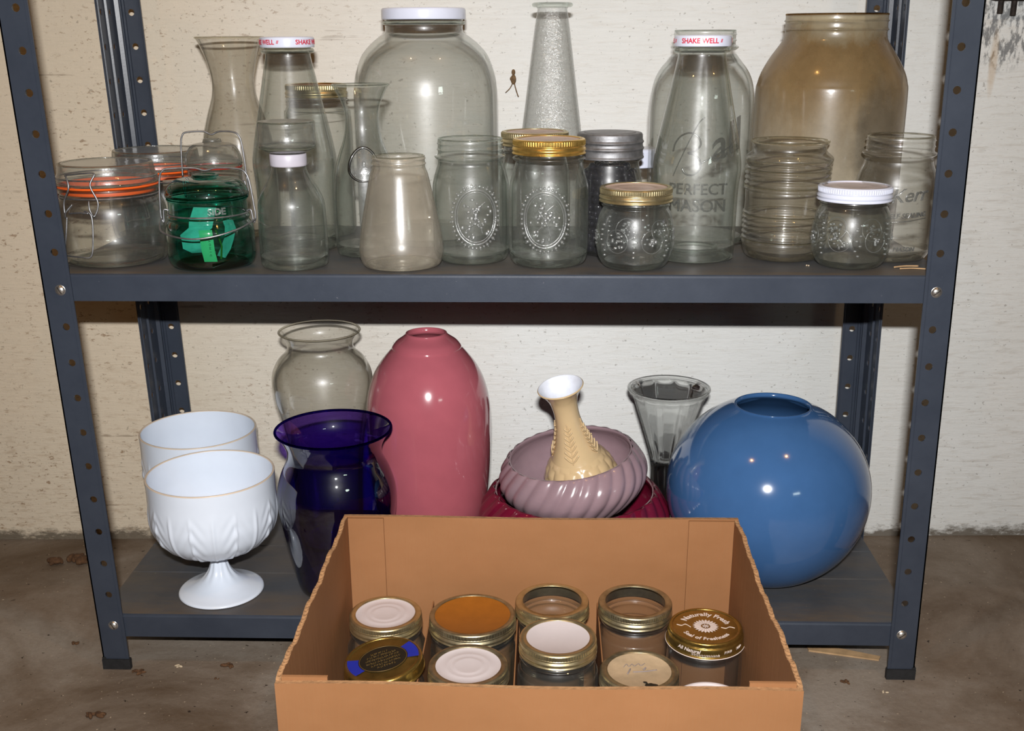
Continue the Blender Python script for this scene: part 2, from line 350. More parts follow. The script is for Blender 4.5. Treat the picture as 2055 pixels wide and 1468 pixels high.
class MB:
    def __init__(s): s.v = []; s.f = []; s.m = []; s.sm = []
    def add(s, v, f, mat=0, sm=True):
        o = len(s.v); s.v += [tuple(p) for p in v]
        for q in f: s.f.append([i + o for i in q]); s.m.append(mat); s.sm.append(sm)
        return s
    def lathe(s, pts, mat=0, seg=72, rfun=None, off=(0, 0, 0), sub=5, closed=False, unit=.001, tilt=None):
        P = smooth(pts, sub) if sub > 1 else [p[:2] for p in pts]
        if closed: P = P + [P[0]]
        v = []; f = []
        for r, z in P:
            for k in range(seg):
                a = 2 * PI * k / seg
                rr = rfun(r, z, a) if rfun else r
                v.append((rr * cos(a) * unit, rr * sin(a) * unit, z * unit))
        for i in range(len(P) - 1):
            for k in range(seg):
                a, b = i * seg + k, i * seg + (k + 1) % seg
                f.append((a, b, b + seg, a + seg))
        if tilt: v = [tilt @ Vector(p) for p in v]
        v = [(p[0] + off[0], p[1] + off[1], p[2] + off[2]) for p in v]
        return s.add(v, f, mat)
    def torus(s, R, r, z, mat=0, seg=72, n=10, sq=1.0, off=(0, 0, 0)):
        return s.lathe([(R + r * cos(2 * PI * i / n), z + sq * r * sin(2 * PI * i / n)) for i in range(n)], mat, seg, sub=1, closed=True, off=off)
    def tube(s, pts, r, mat=0, n=10, closed=False, sub=6):
        P = [Vector(p) for p in pts]
        if sub > 1:
            Q = []; L = len(P)
            rng = range(L) if closed else range(L - 1)
            for i in rng:
                p0 = P[(i - 1) % L] if closed or i > 0 else P[0]; p1 = P[i]; p2 = P[(i + 1) % L]
                p3 = P[(i + 2) % L] if closed or i + 2 < L else P[-1]
                for j in range(sub):
                    t = j / sub
                    Q.append(.5 * (2 * p1 + (p2 - p0) * t + (2 * p0 - 5 * p1 + 4 * p2 - p3) * t * t + (3 * p1 - p0 - 3 * p2 + p3) * t ** 3))
            if not closed: Q.append(P[-1])
            P = Q
        L = len(P); v = []; f = []
        up = Vector((.13, .31, .94)).normalized(); prev = None
        for i in range(L):
            a = P[(i - 1) % L] if closed or i > 0 else P[0]; b = P[(i + 1) % L] if closed or i < L - 1 else P[-1]
            t = (b - a).normalized()
            x = prev - t * prev.dot(t) if prev else up.cross(t)
            if x.length < 1e-6: x = Vector((1, 0, 0)).cross(t)
            x.normalize(); prev = x; y = t.cross(x)
            rr = r[i] if isinstance(r, list) else r
            for k in range(n):
                an = 2 * PI * k / n; q = P[i] + rr * (x * cos(an) + y * sin(an)); v.append(tuple(q))
        for i in range(L if closed else L - 1):
            for k in range(n):
                j = (i + 1) % L
                f.append((i * n + k, i * n + (k + 1) % n, j * n + (k + 1) % n, j * n + k))
        if not closed: f.append(tuple(range(n - 1, -1, -1))); f.append(tuple(range((L - 1) * n, L * n)))
        return s.add(v, f, mat)
    def box(s, x0, x1, y0, y1, z0, z1, mat=0):
        v = [(x, y, z) for x in (x0, x1) for y in (y0, y1) for z in (z0, z1)]
        return s.add(v, [(0, 1, 3, 2), (4, 6, 7, 5), (0, 4, 5, 1), (2, 3, 7, 6), (0, 2, 6, 4), (1, 5, 7, 3)], mat, False)
    def ball(s, c, rx, ry=None, rz=None, mat=0, nu=14, nv=8, rot=None):
        ry = ry or rx; rz = rz or rx; v = []; f = []
        for i in range(nv + 1):
            ph = PI * i / nv
            for k in range(nu):
                a = 2 * PI * k / nu; p = Vector((rx * sin(ph) * cos(a), ry * sin(ph) * sin(a), rz * cos(ph)))
                if rot: p = rot @ p
                v.append((p[0] + c[0], p[1] + c[1], p[2] + c[2]))
        for i in range(nv):
            for k in range(nu):
                a, b = i * nu + k, i * nu + (k + 1) % nu
                f.append((a, b, b + nu, a + nu))
        return s.add(v, f, mat)
    def disc(s, r, z, mat=0, seg=72): return s.lathe([(0, z), (r, z)], mat, seg, sub=1)
    def text(s, body, size, place, mat=0, ext=.0003, bev=0, shear=0, wide=0, align='CENTER'):
        cu = bpy.data.curves.new('txt', 'FONT'); cu.body = body; cu.size = size; cu.extrude = ext; cu.bevel_depth = bev; cu.bevel_resolution = 1
        cu.align_x = align; cu.align_y = 'CENTER'; cu.shear = shear; cu.resolution_u = 3; cu.offset = wide
        ob = bpy.data.objects.new('txt', cu); COL.objects.link(ob)
        dg = bpy.context.evaluated_depsgraph_get(); me = bpy.data.meshes.new_from_object(ob.evaluated_get(dg))
        v = [place(p.co.x, p.co.y, p.co.z) for p in me.vertices]; f = [list(p.vertices) for p in me.polygons]
        s.add(v, f, mat, False)
        bpy.data.objects.remove(ob); bpy.data.curves.remove(cu); bpy.data.meshes.remove(me)
        return s
    def move(s, M4):
        s.v = [tuple(M4 @ Vector(p)) for p in s.v]; return s
    def build(s, name, mats, parent=None, loc=(0, 0, 0), rot=(0, 0, 0), label=None):
        me = bpy.data.meshes.new(name); me.from_pydata(s.v, [], s.f)
        for m in (mats if isinstance(mats, (list, tuple)) else [mats]): me.materials.append(m)
        me.polygons.foreach_set('material_index', s.m); me.polygons.foreach_set('use_smooth', s.sm)
        me.update(); me.validate()
        o = bpy.data.objects.new(name, me); COL.objects.link(o); o.location = loc; o.rotation_euler = rot
        if parent: o.parent = parent
        if label: o['label'] = label
        return o

def tag(o, label, cat, group=None, kind=None):
    o['label'] = label; o['category'] = cat
    if group: o['group'] = group
    if kind: o['kind'] = kind
    return o
def thing(name, label, cat, loc, group=None, rot=(0, 0, 0)):
    o = bpy.data.objects.new(name, None); COL.objects.link(o); o.location = loc; o.rotation_euler = rot; o.empty_display_size = .03
    return tag(o, label, cat, group)

def on_cyl(R, ang=0, z0=0, lift=0, Rz=None):
    """wrap flat text (x, y) around a vertical cylinder of radius R, facing -Y turned by ang"""
    def pl(x, y, e):
        rr = (Rz(z0 + y) if Rz else R) + lift + e; a = -PI / 2 + ang + x / R
        return (rr * cos(a), rr * sin(a), z0 + y)
    return pl

# ------------------------------------------------------------------ the setting
fl = MB().add([(-2.2, -3.2, 0), (2.2, -3.2, 0), (2.2, .5, 0), (-2.2, .5, 0)], [(0, 1, 2, 3)], 0, False)
fl.build('floor', M['concrete'])['kind'] = 'structure'
wy = lambda x: .3495 + .031 * x
w = MB()
w.add([(-2.2, wy(-2.2), 0), (2.2, wy(2.2), 0), (2.2, wy(2.2), 2.4), (-2.2, wy(-2.2), 2.4), (-2.2, wy(-2.2) + .2, 0), (2.2, wy(2.2) + .2, 0), (2.2, wy(2.2) + .2, 2.4), (-2.2, wy(-2.2) + .2, 2.4)],
      [(0, 1, 2, 3), (5, 4, 7, 6), (3, 2, 6, 7), (4, 0, 3, 7), (1, 5, 6, 2), (4, 5, 1, 0)], 0, False)
w.build('wall_back', M['plaster'])['kind'] = 'structure'

# ------------------------------------------------------------------ steel rack
LEAN = -.0193; HX = .4343; PZ = .0381; K0 = .7029
rack = thing('metal_shelving_unit', 'blue-grey bolted steel shelving unit with perforated corner posts', 'shelving', (0, 0, 0))
def perforated(mb, P, u0, u1, holes, z0, z1, r=.0038, th=.0015):
    """sheet from u0..u1 across, z0..z1 up, with one hole per pitch in each column; P(u, z, depth) gives the point"""
    us = [u0]
    for i, h in enumerate(holes):
        us.append(h - .0075); us.append(h + .0075)
    us.append(u1)
    n = 16
    for d in (0, 1):
        dep = d * th
        def quad(a, b, c, e):
            vs = [P(a, c, dep), P(b, c, dep), P(b, e, dep), P(a, e, dep)]
            mb.add(vs, [(0, 1, 2, 3)], 0, False)
        for i in range(0, len(us), 2):
            quad(us[i], us[i + 1], z0, z1)
        for h in holes:
            z = z0; k = math.ceil((K0 - z1) / PZ)
            zs = sorted(K0 - PZ * k for k in range(-12, 19) if z0 + .01 < K0 - PZ * k < z1 - .01)
            last = z0
            for zc in zs:
                a, b = h - .0075, h + .0075; c, e = zc - .0075, zc + .0075
                if c > last: quad(a, b, last, c)
                last = e
                ring = []; sq = []
                for t in range(n):
                    an = 2 * PI * (t + .5) / n
                    ring.append(P(h + r * cos(an), zc + r * sin(an), dep))
                    m_ = max(abs(cos(an)), abs(sin(an)))
                    sq.append(P(h + .0075 * cos(an) / m_, zc + .0075 * sin(an) / m_, dep))
                mb.add(ring + sq, [(t, (t + 1) % n, n + (t + 1) % n, n + t) for t in range(n)], 0, False)
                # corners of the cell
                for sx in (-1, 1):
                    for sz in (-1, 1):
                        near = sorted(range(n), key=lambda t: -(sx * cos(2 * PI * (t + .5) / n) + sz * sin(2 * PI * (t + .5) / n)))[:2]
                        mb.add([sq[near[0]], sq[near[1]], P(h + sx * .0075, zc + sz * .0075, dep)], [(0, 1, 2)], 0, False)
                if d == 0:
                    r0 = [P(h + r * cos(2 * PI * (t + .5) / n), zc + r * sin(2 * PI * (t + .5) / n), 0) for t in range(n)]
                    r1 = [P(h + r * cos(2 * PI * (t + .5) / n), zc + r * sin(2 * PI * (t + .5) / n), th) for t in range(n)]
                    mb.add(r0 + r1, [(t, (t + 1) % n, n + (t + 1) % n, n + t) for t in range(n)], 0, False)
            if last < z1: quad(h - .0075, h + .0075, last, z1)
    for (a, b) in ((u0, u0), (u1, u1)):
        mb.add([P(a, z0, 0), P(a, z0, th), P(a, z1, th), P(a, z1, 0)], [(0, 1, 2, 3)], 0, False)
    mb.add([P(u0, z0, 0), P(u1, z0, 0), P(u1, z0, th), P(u0, z0, th)], [(0, 1, 2, 3)], 0, False)

ZT = 1.10
for side in (-1, 1):
    for back in (0, 1):
        mb = MB(); cx = side * HX; outer = cx + side * .0176; inner = cx - side * .0118
        Y0 = .2935 if back else 0.0
        if back:
            P = lambda u, z, d: (u + LEAN * z + .0023, Y0 - d, z)
        else:
            P = lambda u, z, d: (u + LEAN * z, Y0 + d, z)
        lo, hi = min(outer, inner), max(outer, inner)
        perforated(mb, P, lo, hi, [cx], .010, ZT)
        # rolled line near the free edge and a fold near the corner
        def bead(u, y, w, h, ny):
            vs = []
            for z in (.010, ZT):
                for du, dd in ((-w, 0), (-w * .5, h), (w * .5, h), (w, 0)):
                    q = P(u + du, z, 0); vs.append((q[0], y + ny * dd, z))
            mb.add(vs, [(0, 1, 5, 4), (1, 2, 6, 5), (2, 3, 7, 6)], 0, False)
        if back:
            bead(outer - side * .0062, Y0 - .0015, .0016, .0022, -1); bead(outer - side * .0100, Y0 - .0015, .0012, .0016, -1); bead(inner + side * .0022, Y0 - .0015, .0010, .0012, -1)
        else:
            bead(inner + side * .0035, Y0, .0005, .0005, -1)
        # side leg
        dep = .064 if back else .030
        ya, yb = (Y0 - dep, Y0) if back else (Y0, Y0 + dep)
        PS = lambda u, z, d: (outer - side * d + LEAN * z + (.0023 if back else 0), u, z)
        perforated(mb, PS, ya, yb, ([Y0 - .052, Y0 - .024] if back else [Y0 + .017]), .010, ZT)
        if back:
            for yy, ww, hh in ((Y0 - .038, .0020, .0024), (Y0 - .006, .0035, .0045), (ya + .004, .0012, .0012)):
                vs = []
                for z in (.010, ZT):
                    for du, dd in ((-ww, 0), (-ww * .5, hh), (ww * .5, hh), (ww, 0)):
                        vs.append((outer - side * (.0015 + dd) + LEAN * z + .0023, yy + du, z))
                mb.add(vs, [(0, 1, 5, 4), (1, 2, 6, 5), (2, 3, 7, 6)], 0, False)
        post = mb.build('corner_post', M['steel'], rack)
        ft = MB()
        x0, x1 = min(outer, inner), max(outer, inner)
        ft.box(x0 - .001, x1 + .001, (Y0 - .0022 if not back else Y0 - .003), (Y0 + .0035 if not back else Y0 + .001), 0, .0125)
        xo = (outer - side * .003, outer + side * .001)
        ft.box(min(xo), max(xo), ya - .001, yb + .001, 0, .0145)
        ft.build('rubber_foot', M['rubber'], post)

def shelf(zt, creases, name='shelf'):
    mb = MB(); x0, x1 = -.4485 + LEAN * zt, .4485 + LEAN * zt; y0, y1 = .0022, .2915
    sec = [(y0, -.0275), (y0, -.0028), (y0 + .0008, -.0010), (y0 + .0026, 0)]
    for c in creases: sec += [(c - .0016, 0), (c, .0007), (c + .0016, 0)]
    sec += [(y1 - .0026, 0), (y1 - .0008, -.0010), (y1, -.0028), (y1, -.0275)]
    inn = [(y1 - .0012, -.0275), (y1 - .0012, -.0012), (y0 + .0012, -.0012), (y0 + .0012, -.0275)]
    full = sec + inn; n = len(full)
    v = [(x, y, z + zt) for x in (x0, x1) for y, z in full]
    f = []; 
    for i in range(n):
        f.append((i, (i + 1) % n, n + (i + 1) % n, n + i))
    for i, q in enumerate(f):
        top = 3 <= i < len(sec) - 4
        mb.add([v[j] for j in q], [(0, 1, 2, 3)], 1 if top else 0, False)
    for xx in (x0, x1):
        mb.box(min(xx, xx - .001 * (1 if xx > 0 else -1)), max(xx, xx - .001 * (1 if xx > 0 else -1)), y0 + .001, y1 - .001, zt - .0275, zt - .0006)
    # cross stiffener under the sheet
    mb.box(x0 + .002, x1 - .002, .13, .17, zt - .008, zt - .0014)
    sh = mb.build(name, [M['steel'], M['shelf']], rack)
    for k, side in ((7 if zt > .3 else 17, -1), (7 if zt > .3 else 17, 1)):
        z = K0 - PZ * k; x = side * HX + LEAN * z
        sb = MB()
        R = Matrix.Translation((x, -.0001, z)) @ Matrix.Rotation(PI / 2, 4, 'X')
        prof = [(0, 2.9), (2.0, 2.7), (3.8, 1.8), (4.9, .5), (5.1, 0), (0, -1.5)]
        sb.lathe(prof, 0, 32)
        sb.v = [tuple(p) for p in sb.v]
        ang = .7 if side > 0 else -1.1
        sl = MB(); sl.box(-.0038, .0038, -.00045, .00045, .0021, .0030); sl.v = [tuple(Matrix.Rotation(ang, 3, 'Z') @ Vector(p)) for p in sl.v]
        sb.add(sl.v, sl.f, 1, False)
        sb.move(R); sb.build('screw', [M['screw'], M['dark_iron']], sh, label='silver pan-head slotted screw')
shelf(S1, [], 'shelf'); shelf(S2, [.105, .178], 'shelf')

# ------------------------------------------------------------------ lids and bands
def band(R, z0, h, mats, parent, open_r=None, knurl=True, name='screw_band', label=None, teeth=84):
    """a threaded tin band: R mm outside, from z0 mm up h mm"""
    mb = MB(); ro = open_r or R - 5
    z1 = z0 + h
    mb.lathe([(R + .5, z0), (R + .9, z0 + .8), (R + .1, z0 + 1.8), (R + .1, z0 + h * .18), (R + 1.0, z0 + h * .30), (R + .1, z0 + h * .44), (R - .2, z0 + h * .50), (R + .4, z0 + h * .58), (R, z0 + h * .62)], 0, 120, sub=4)
    kn = (lambda r, z, a: r + .35 * cos(teeth * a)) if knurl else None
    mb.lathe([(R, z0 + h * .62), (R + .1, z0 + h * .70), (R + .1, z1 - 1.4)], 0, teeth * 6, rfun=kn, sub=1)
    mb.lathe([(R + .1, z1 - 1.4), (R - .4, z1 - .4), (R - 1.4, z1), (R - 2.2, z1), (ro, z1 - .2), (ro, z1 - .8), (R - 1.6, z1 - 1.0), (R - .8, z1 - 2.2), (R - .8, z0 + .2), (R + .5, z0)], 0, 120, sub=1)
    return mb.build(name, mats, parent, label=label)
def lid_disc(R, z, mats, parent, rings=((.55, .35),), label=None, dent=1.2):
    mb = MB(); pts = [(R + 1.5, z - .4), (R, z - .5), (R - 1.2, z - dent)]
    for q, h in rings: pts += [(R * q + 3, z - dent), (R * q + 1.5, z - dent + h), (R * q, z - dent + h), (R * q - 2, z - dent)]
    pts += [(0, z - dent)]
    mb.lathe(pts, 0, 96, sub=1); return mb.build('lid', mats, parent, label=label)

def base_lens(mb, rb, mat=1, t=5, z=.6):
    mb.lathe([(0, z + 2.2), (rb * .62, z + 1.8), (rb * .80, z), (rb * .96, z + .2), (rb * 1.02, z + 2.0), (rb * .97, z + t * .8), (rb * .8, z + t), (rb * .45, z + t + .6), (0, z + t + .8)], mat, 72, sub=3)
def mason_neck(r, z):
    """threaded neck from the shoulder ring at z up to the mouth z+18; returns profile"""
    return [(r + .2, z - 3), (r + 2.6, z - 1.2), (r + 3.4, z), (r + 2.6, z + 1.2), (r + .1, z + 2.6), (r, z + 6), (r + 1.0, z + 7.2), (r, z + 8.4), (r, z + 12.2), (r + .9, z + 13.2), (r, z + 14.2), (r - .2, z + 16), (r - .8, z + 17.4), (r - 2.0, z + 17.8)]
def medallion(mb, cx_ang, zc, a, b, R, Rz=None, mat=2, bumps=True, seed=1):
    """raised oval frame with beaded surround and raised fruit inside, wrapped on the jar"""
    rnd = random.Random(seed)
    pl = on_cyl(R, cx_ang, zc, 0, Rz)
    for k, (sa, sb, rr) in enumerate(((1.0, 1.0, .0011), (.90, .91, .0006))):
        pts = [pl(a * sa * cos(t), b * sb * sin(t), .0003) for t in [2 * PI * i / 60 for i in range(60)]]
        mb.tube(pts, rr, mat, 6, True, 1)
    for i in range(40):
        t = 2 * PI * i / 40; q = pl(a * 1.16 * cos(t), b * 1.13 * sin(t), .0003)
        mb.ball(q, .0014 + .0005 * (i % 2), mat=mat, nu=8, nv=5)
        if i % 2: mb.ball(pl(a * 1.27 * cos(t), b * 1.21 * sin(t), .0003), .0008, mat=mat, nu=7, nv=4)
    if bumps:
        for i in range(46):
            t = rnd.uniform(0, 2 * PI); q = rnd.uniform(0, .78) ** .8
            x, y = a * q * cos(t), b * q * sin(t)
            if y > b * .55 and abs(x) > a * .2: continue
            mb.ball(pl(x, y, .0001), rnd.uniform(.0012, .0026), .0012, rnd.uniform(.0012, .0022), mat=mat, nu=9, nv=6)
        mb.tube([pl(-a * .5, -b * .5, 0), pl(-a * .1, -b * .2, .0006), pl(a * .1, b * .3, .0006), pl(a * .45, b * .55, 0)], .0007, mat, 6)
        mb.tube([pl(a * .3, -b * .6, 0), pl(a * .1, -b * .1, .0006), pl(-a * .3, b * .35, 0)], .0006, mat, 6)

U = S1 + .0006
# ------------------------------------------------------------------ upper shelf
def clip_jar(x, y, label, bail_ang, group='clip-top storage jars with orange gaskets'):
    t = thing('clip_top_jar', label, 'jar', (x, y, U), group)
    mb = MB()
    mb.lathe([(48, .6), (51.5, 3), (54.5, 12), (56, 28), (55.8, 48), (54, 60), (50.5, 67), (48.5, 69.5), (48.3, 72), (50.0, 74), (50.2, 76.5), (50.0, 78)], 0, 84)
    mb.lathe([(0, 4.8), (44, 4.4), (50, 8)], 0, 84, sub=1)
    base_lens(mb, 46, 1, 4)
    mb.torus(50.2, 1.3, 77.6, 1)
    mb.build('glass_body', [M['clear'], M['thick']], t)
    g = MB(); g.torus(50.4, 1.5, 80.0, 0, 84, 8, .8); g.lathe([(47.6, 72.5), (47.6, 79.5)], 0, 84, sub=1)
    g.build('gasket', M['orange'], t, label='orange rubber gasket')
    l = MB(); l.lathe([(50.5, 81.6), (50.9, 84.5), (49.8, 89), (48.2, 92), (47.4, 96), (46.9, 100.5), (45.5, 102), (42, 102.4), (38, 101.6), (0, 101.0)], 0, 84, sub=4)
    l.torus(50.2, 1.1, 83.0, 1); l.torus(45.8, 1.0, 101.4, 1)
    l.build('glass_lid', [M['lid_glass'], M['thick']], t)
    wr = MB(); wr.torus(50.2, .9, 70.5, 0, 84, 8)
    wr.torus(49.6, .8, 88.5, 0, 84, 8)
    def q(u, z, e=2.5):
        R = 51.5; a = -PI / 2 + bail_ang + u / R
        return ((R + e) * cos(a) / 1000, (R + e) * sin(a) / 1000, z / 1000)
    wr.tube([q(-9, 66, 3), q(-14.5, 58, 7), q(-16.5, 53, 6), q(-17, 68, 5), q(-10, 82, 4), q(-13, 92, 2), q(-16.5, 94, 0), q(-8, 95, 0), q(6, 96.5, 0), q(16.5, 96, 1), q(12, 85, 4), q(17.5, 68, 5), q(13, 55, 6), q(10, 62, 7), q(9, 70, 4)], .00085, 0, 8)
    wr.tube([q(-13.5, 54, 7), q(-15, 38, 9), q(-18.5, 20, 10), q(-17, 15.5, 10), q(-2, 15, 11), q(7, 15.5, 10), q(10, 30, 9), q(11, 54, 7), q(6, 60, 6), q(3, 57, 5)], .00085, 0, 8)
    wr.tube([q(-12, 57, 5), q(0, 58.5, 6), q(8, 58, 6)], .0009, 0, 8)
    wr.build('wire_bail', M['wire'], t)
    return t
clip_jar(-.410, .0715, 'clip-top glass jar with orange gasket at the front left corner of the upper shelf', -.16)
clip_jar(-.4015, .198, 'clip-top glass jar with orange gasket behind the front clip-top jar', -2.2)

def bail_jar(x, y, label, s, mats, gasket, lever, word=None):
    t = thing('wire_bail_jar', label, 'jar', (x, y, U))
    k = lambda pts: [(p[0] * s[0], p[1] * s[1]) + p[2:] for p in pts]
    mb = MB()
    squ = lambda r, z, a: r * (1 + .012 * cos(4 * a))
    mb.lathe(k([(37, .6), (41, 3), (43.6, 10), (44.0, 20), (44.0, 36), (43.2, 41), (41, 45), (39.6, 47.5), (40.6, 49.5), (40.8, 51), (39.6, 53), (38.9, 56), (38.9, 66), (40.2, 68)]), 0, 84, rfun=squ)
    mb.lathe(k([(0, 5), (34, 4.6), (40, 9)]), 0, 84, sub=1)
    base_lens(mb, 36 * s[0], 1, 5)
    if word:
        mb.text(word, .0092, on_cyl(.0395 * s[0], .50, .0595 * s[1]), 2, .0004, .0002, wide=.0002)
    mb.build('glass_body', mats, t)
    l = MB(); l.lathe(k([(40.2, 70.5), (41.4, 72.5), (40.8, 76), (38.5, 81), (34, 85.5), (28, 88.2), (18, 89.3), (14, 90), (13, 92), (11, 92.6), (8, 91), (0, 90.6)]), 0, 84, sub=4)
    l.torus(40.2 * s[0], 1.2, 72.2 * s[1], 1)
    l.build('glass_lid', [M['lid_glass'] if gasket else mats[0], mats[1]], t)
    g = MB(); g.torus(39.6 * s[0], 1.1 if gasket else .8, 69.3 * s[1], 0, 84, 8, .8)
    g.build('gasket', M['red_rubber'] if gasket else mats[1], t, label='red rubber gasket' if gasket else None)
    wv = MB(); wv.torus(39.8 * s[0], .9, 54 * s[1], 0, 72, 8)
    S = lambda x_, y_, z_: (x_ * s[0] / 1000, y_ * s[0] / 1000, z_ * s[1] / 1000)
    wv.tube([S(-40, -2, 56), S(-44.5, -3, 57), S(-45.5, -3, 50), S(-46, -3, 44), S(-48.2, -3, 50), S(-48, -3, 62), S(-46.2, -3, 86), S(-43, -3, 95), S(-36, -2, 98), S(-12, 0, 98.5), S(0, 0, 96), S(12, 0, 98.5), S(34, -2, 98), S(42, -3, 94), S(45.5, -3, 84), S(48, -3, 62), S(49, -3, 50), S(46.5, -3, 44), S(45.8, -3, 50), S(44.5, -3, 57), S(40, -2, 56)], .00095, 0, 8)
    if lever:
        wv.tube([S(-47.5, -3, 48), S(-47, -12, 44), S(-40, -29, 39), S(-22, -43, 36), S(0, -48, 35), S(22, -43, 38), S(40, -29, 43), S(47.5, -12, 47), S(49, -3, 48)], .00095, 0, 8)
    wv.build('wire_bail', M['wire'], t)
    return t
bail_jar(-.3005, .0485, 'small emerald green glass jar with wire bail, papers inside', (1, 1), [M['green'], M['thick_green'], M['emboss']], False, True, 'SIDE')
bail_jar(-.3195, .146, 'clear wire-bail jar with thin red gasket behind the green jar', (.735, 1.28), [M['clear_green'], M['thick'], M['emboss']], True, False)
# papers inside the green jar
def slip(pts, w, mats, label, name='paper_slip'):
    mb = MB(); v = []; dz = .0
    for (x, y, z, tw) in pts:
        d = Vector((cos(tw), sin(tw), 0)) * w / 2; v += [(x - d.x, y - d.y, z), (x + d.x, y + d.y, z)]
    n = len(pts); v2 = [(a, b + .0004, c) for a, b, c in v]
    f = [(2 * i, 2 * i + 1, 2 * i + 3, 2 * i + 2) for i in range(n - 1)]
    mb.add(v, f); mb.add(v2, f); o = mb.build(name, mats, None, (-.3005, .0485, U)); return tag(o, label, 'paper', 'papers inside the green jar')
slip([(-.006, -.008, .014, .2), (-.012, -.016, .020, .3), (-.014, -.013, .028, .1), (-.013, -.018, .034, .25), (-.006, -.012, .040, 0), (-.004, -.014, .047, .15), (-.001, -.008, .060, -.1)], .024, M['paper'], 'crumpled white paper in the left of the green jar')
slip([(.006, -.026, .008, .1), (.005, -.029, .020, .1), (.004, -.028, .034, .15), (.003, -.026, .040, .2)], .013, M['tag'], 'narrow pale tag standing at the front inside the green jar')
slip([(.012, -.010, .010, -.8), (.019, -.015, .020, -.7), (.023, -.014, .030, -.75), (.024, -.010, .040, -.6), (.021, -.008, .048, -.6)], .017, M['paper'], 'curled white paper in the right of the green jar')
slip([(.015, -.021, .010, -.9), (.017, -.022, .024, -.9), (.013, -.024, .040, -.8)], .004, M['tag_edge'], 'thin olive strip between the papers in the green jar')
mbt = MB()
for i, ch in enumerate('ATOMIC'):
    mbt.text(ch, .0034, lambda x, y, e, i=i: (-.3005 + .0075 - y * .8, .0485 - .0285 - .0004 - e, U + .033 - i * .0036 - x), 0, .0001)
tagm = mbt.build('printed_word', M['black_ink'])
for o in COL.objects:
    if o.name.startswith('paper_slip') and 'narrow pale tag' in o.get('label', ''):
        tagm.parent = o; tagm.location = (.3005, -.0485, -U)

# small bottle with glass stopper
t = thing('stoppered_bottle', 'small clear bottle with a wide glass stopper and milky plastic seal', 'bottle', (-.2135, .0425, U))
mb = MB(); mb.lathe([(30, .6), (33, 2.5), (34.2, 8), (34.3, 28), (33.8, 58), (32, 69), (27, 80), (22, 88), (18.6, 95), (17.2, 101), (17.2, 113)], 0, 84)
mb.lathe([(0, 7), (26, 6), (33.6, 12)], 0, 72, sub=1); base_lens(mb, 30, 1, 6)
mb.build('glass_body', [M['clear_green'], M['thick']], t)
mb = MB(); mb.lathe([(17.8, 101.5), (18.3, 103), (18.3, 112), (17.5, 113.5)], 0, 72, sub=2); mb.build('plastic_seal', M['seal_white'], t, label='milky white plastic seal')
mb = MB(); mb.lathe([(16, 114), (24, 117), (28, 121), (28.6, 126), (28, 132), (28.3, 141), (27.5, 144.2), (24, 145), (0, 144.6)], 0, 72, sub=4)
mb.torus(26.5, 2.0, 120, 1); mb.torus(27.2, 1.0, 143.6, 1); mb.lathe([(0, 118), (24, 119)], 0, 60, sub=1)
mb.build('glass_stopper', [M['lid_glass'], M['thick']], t)

# tall flared carafe at the back left
mb = MB(); mb.lathe([(36, .6), (40, 4), (42.5, 25), (43, 60), (41.5, 92), (38.5, 115), (32, 138), (25.5, 158), (23.8, 174), (26, 190), (31.5, 208), (37.6, 221.5)], 0, 84, rfun=lambda r, z, a: r * (1 + .012 * cos(10 * a) * (1 if z < 205 else 0)))
mb.torus(37.8, 1.3, 222, 1); base_lens(mb, 36, 1, 7); mb.lathe([(0, 9), (38, 10)], 0, 60, sub=1)
tag(mb.build('glass_carafe', [M['clear_warm'], M['thick_warm']], None, (-.3155, .2335, U)), 'tall open clear carafe with pinched waist at the back left', 'carafe')

def milk_bottle(x, y, label, rot, arrow=True, group='white-capped milk bottles'):
    t = thing('milk_bottle', label, 'bottle', (x, y, U), group)
    mb = MB()
    fl8 = lambda r, z, a: r * (1 + (.030 * (abs(cos(3 * a)) ** .5 - .8) * min(1, (z - 95) / 25, (202 - z) / 15) if 95 < z < 202 else 0))
    mb.lathe([(38, .6), (41.5, 2.5), (42.6, 8), (42.8, 54), (43.5, 75), (45, 92), (44, 104), (40.7, 122), (36.5, 142), (32.2, 162), (27.6, 184), (24.0, 202), (23.8, 206)], 0, 96, rfun=fl8)
    mb.torus(25.2, 2.9, 209, 1, 72, 12, .9); mb.lathe([(24, 211), (25, 213)], 0, 60, sub=1)
    base_lens(mb, 37, 1, 8); mb.lathe([(0, 10), (30, 10.5), (41.8, 16)], 0, 72, sub=2); mb.torus(24, 1.6, 11, 1)
    mb.build('glass_body', [M['clear_green'], M['thick']], t)
    c = MB(); c.lathe([(28.2, 212.6), (28.5, 213.2), (28.4, 221), (27.6, 222.6), (26, 223.2), (22, 223), (21, 222.4), (0, 222.4)], 0, 84, sub=3)
    c.lathe([(28.2, 212.6), (27.4, 212.7), (27.4, 220)], 0, 84, sub=1)
    R = .0285
    for off in rot:
        c.text('SHAKE WELL', .0066, on_cyl(R, off, .2176, .0002), 1, .00006, wide=.00016)
        c.text('//', .0042, on_cyl(R, off + .80, .2177, .0002), 1, .00006, wide=.0002)
    c.build('screw_cap', [M['white_cap'], M['red']], t, label='white cap with red shake-well lettering')
    return t
milk_bottle(.1985, .0905, 'white-capped clear milk bottle with red lettering behind the gold-lidded squat jelly jar', (-.24, 2.1, 4.2))
milk_bottle(-.2300, .1440, 'white-capped clear milk bottle at the left, beside the tall flared carafe', (1.20, -.93, 3.1))

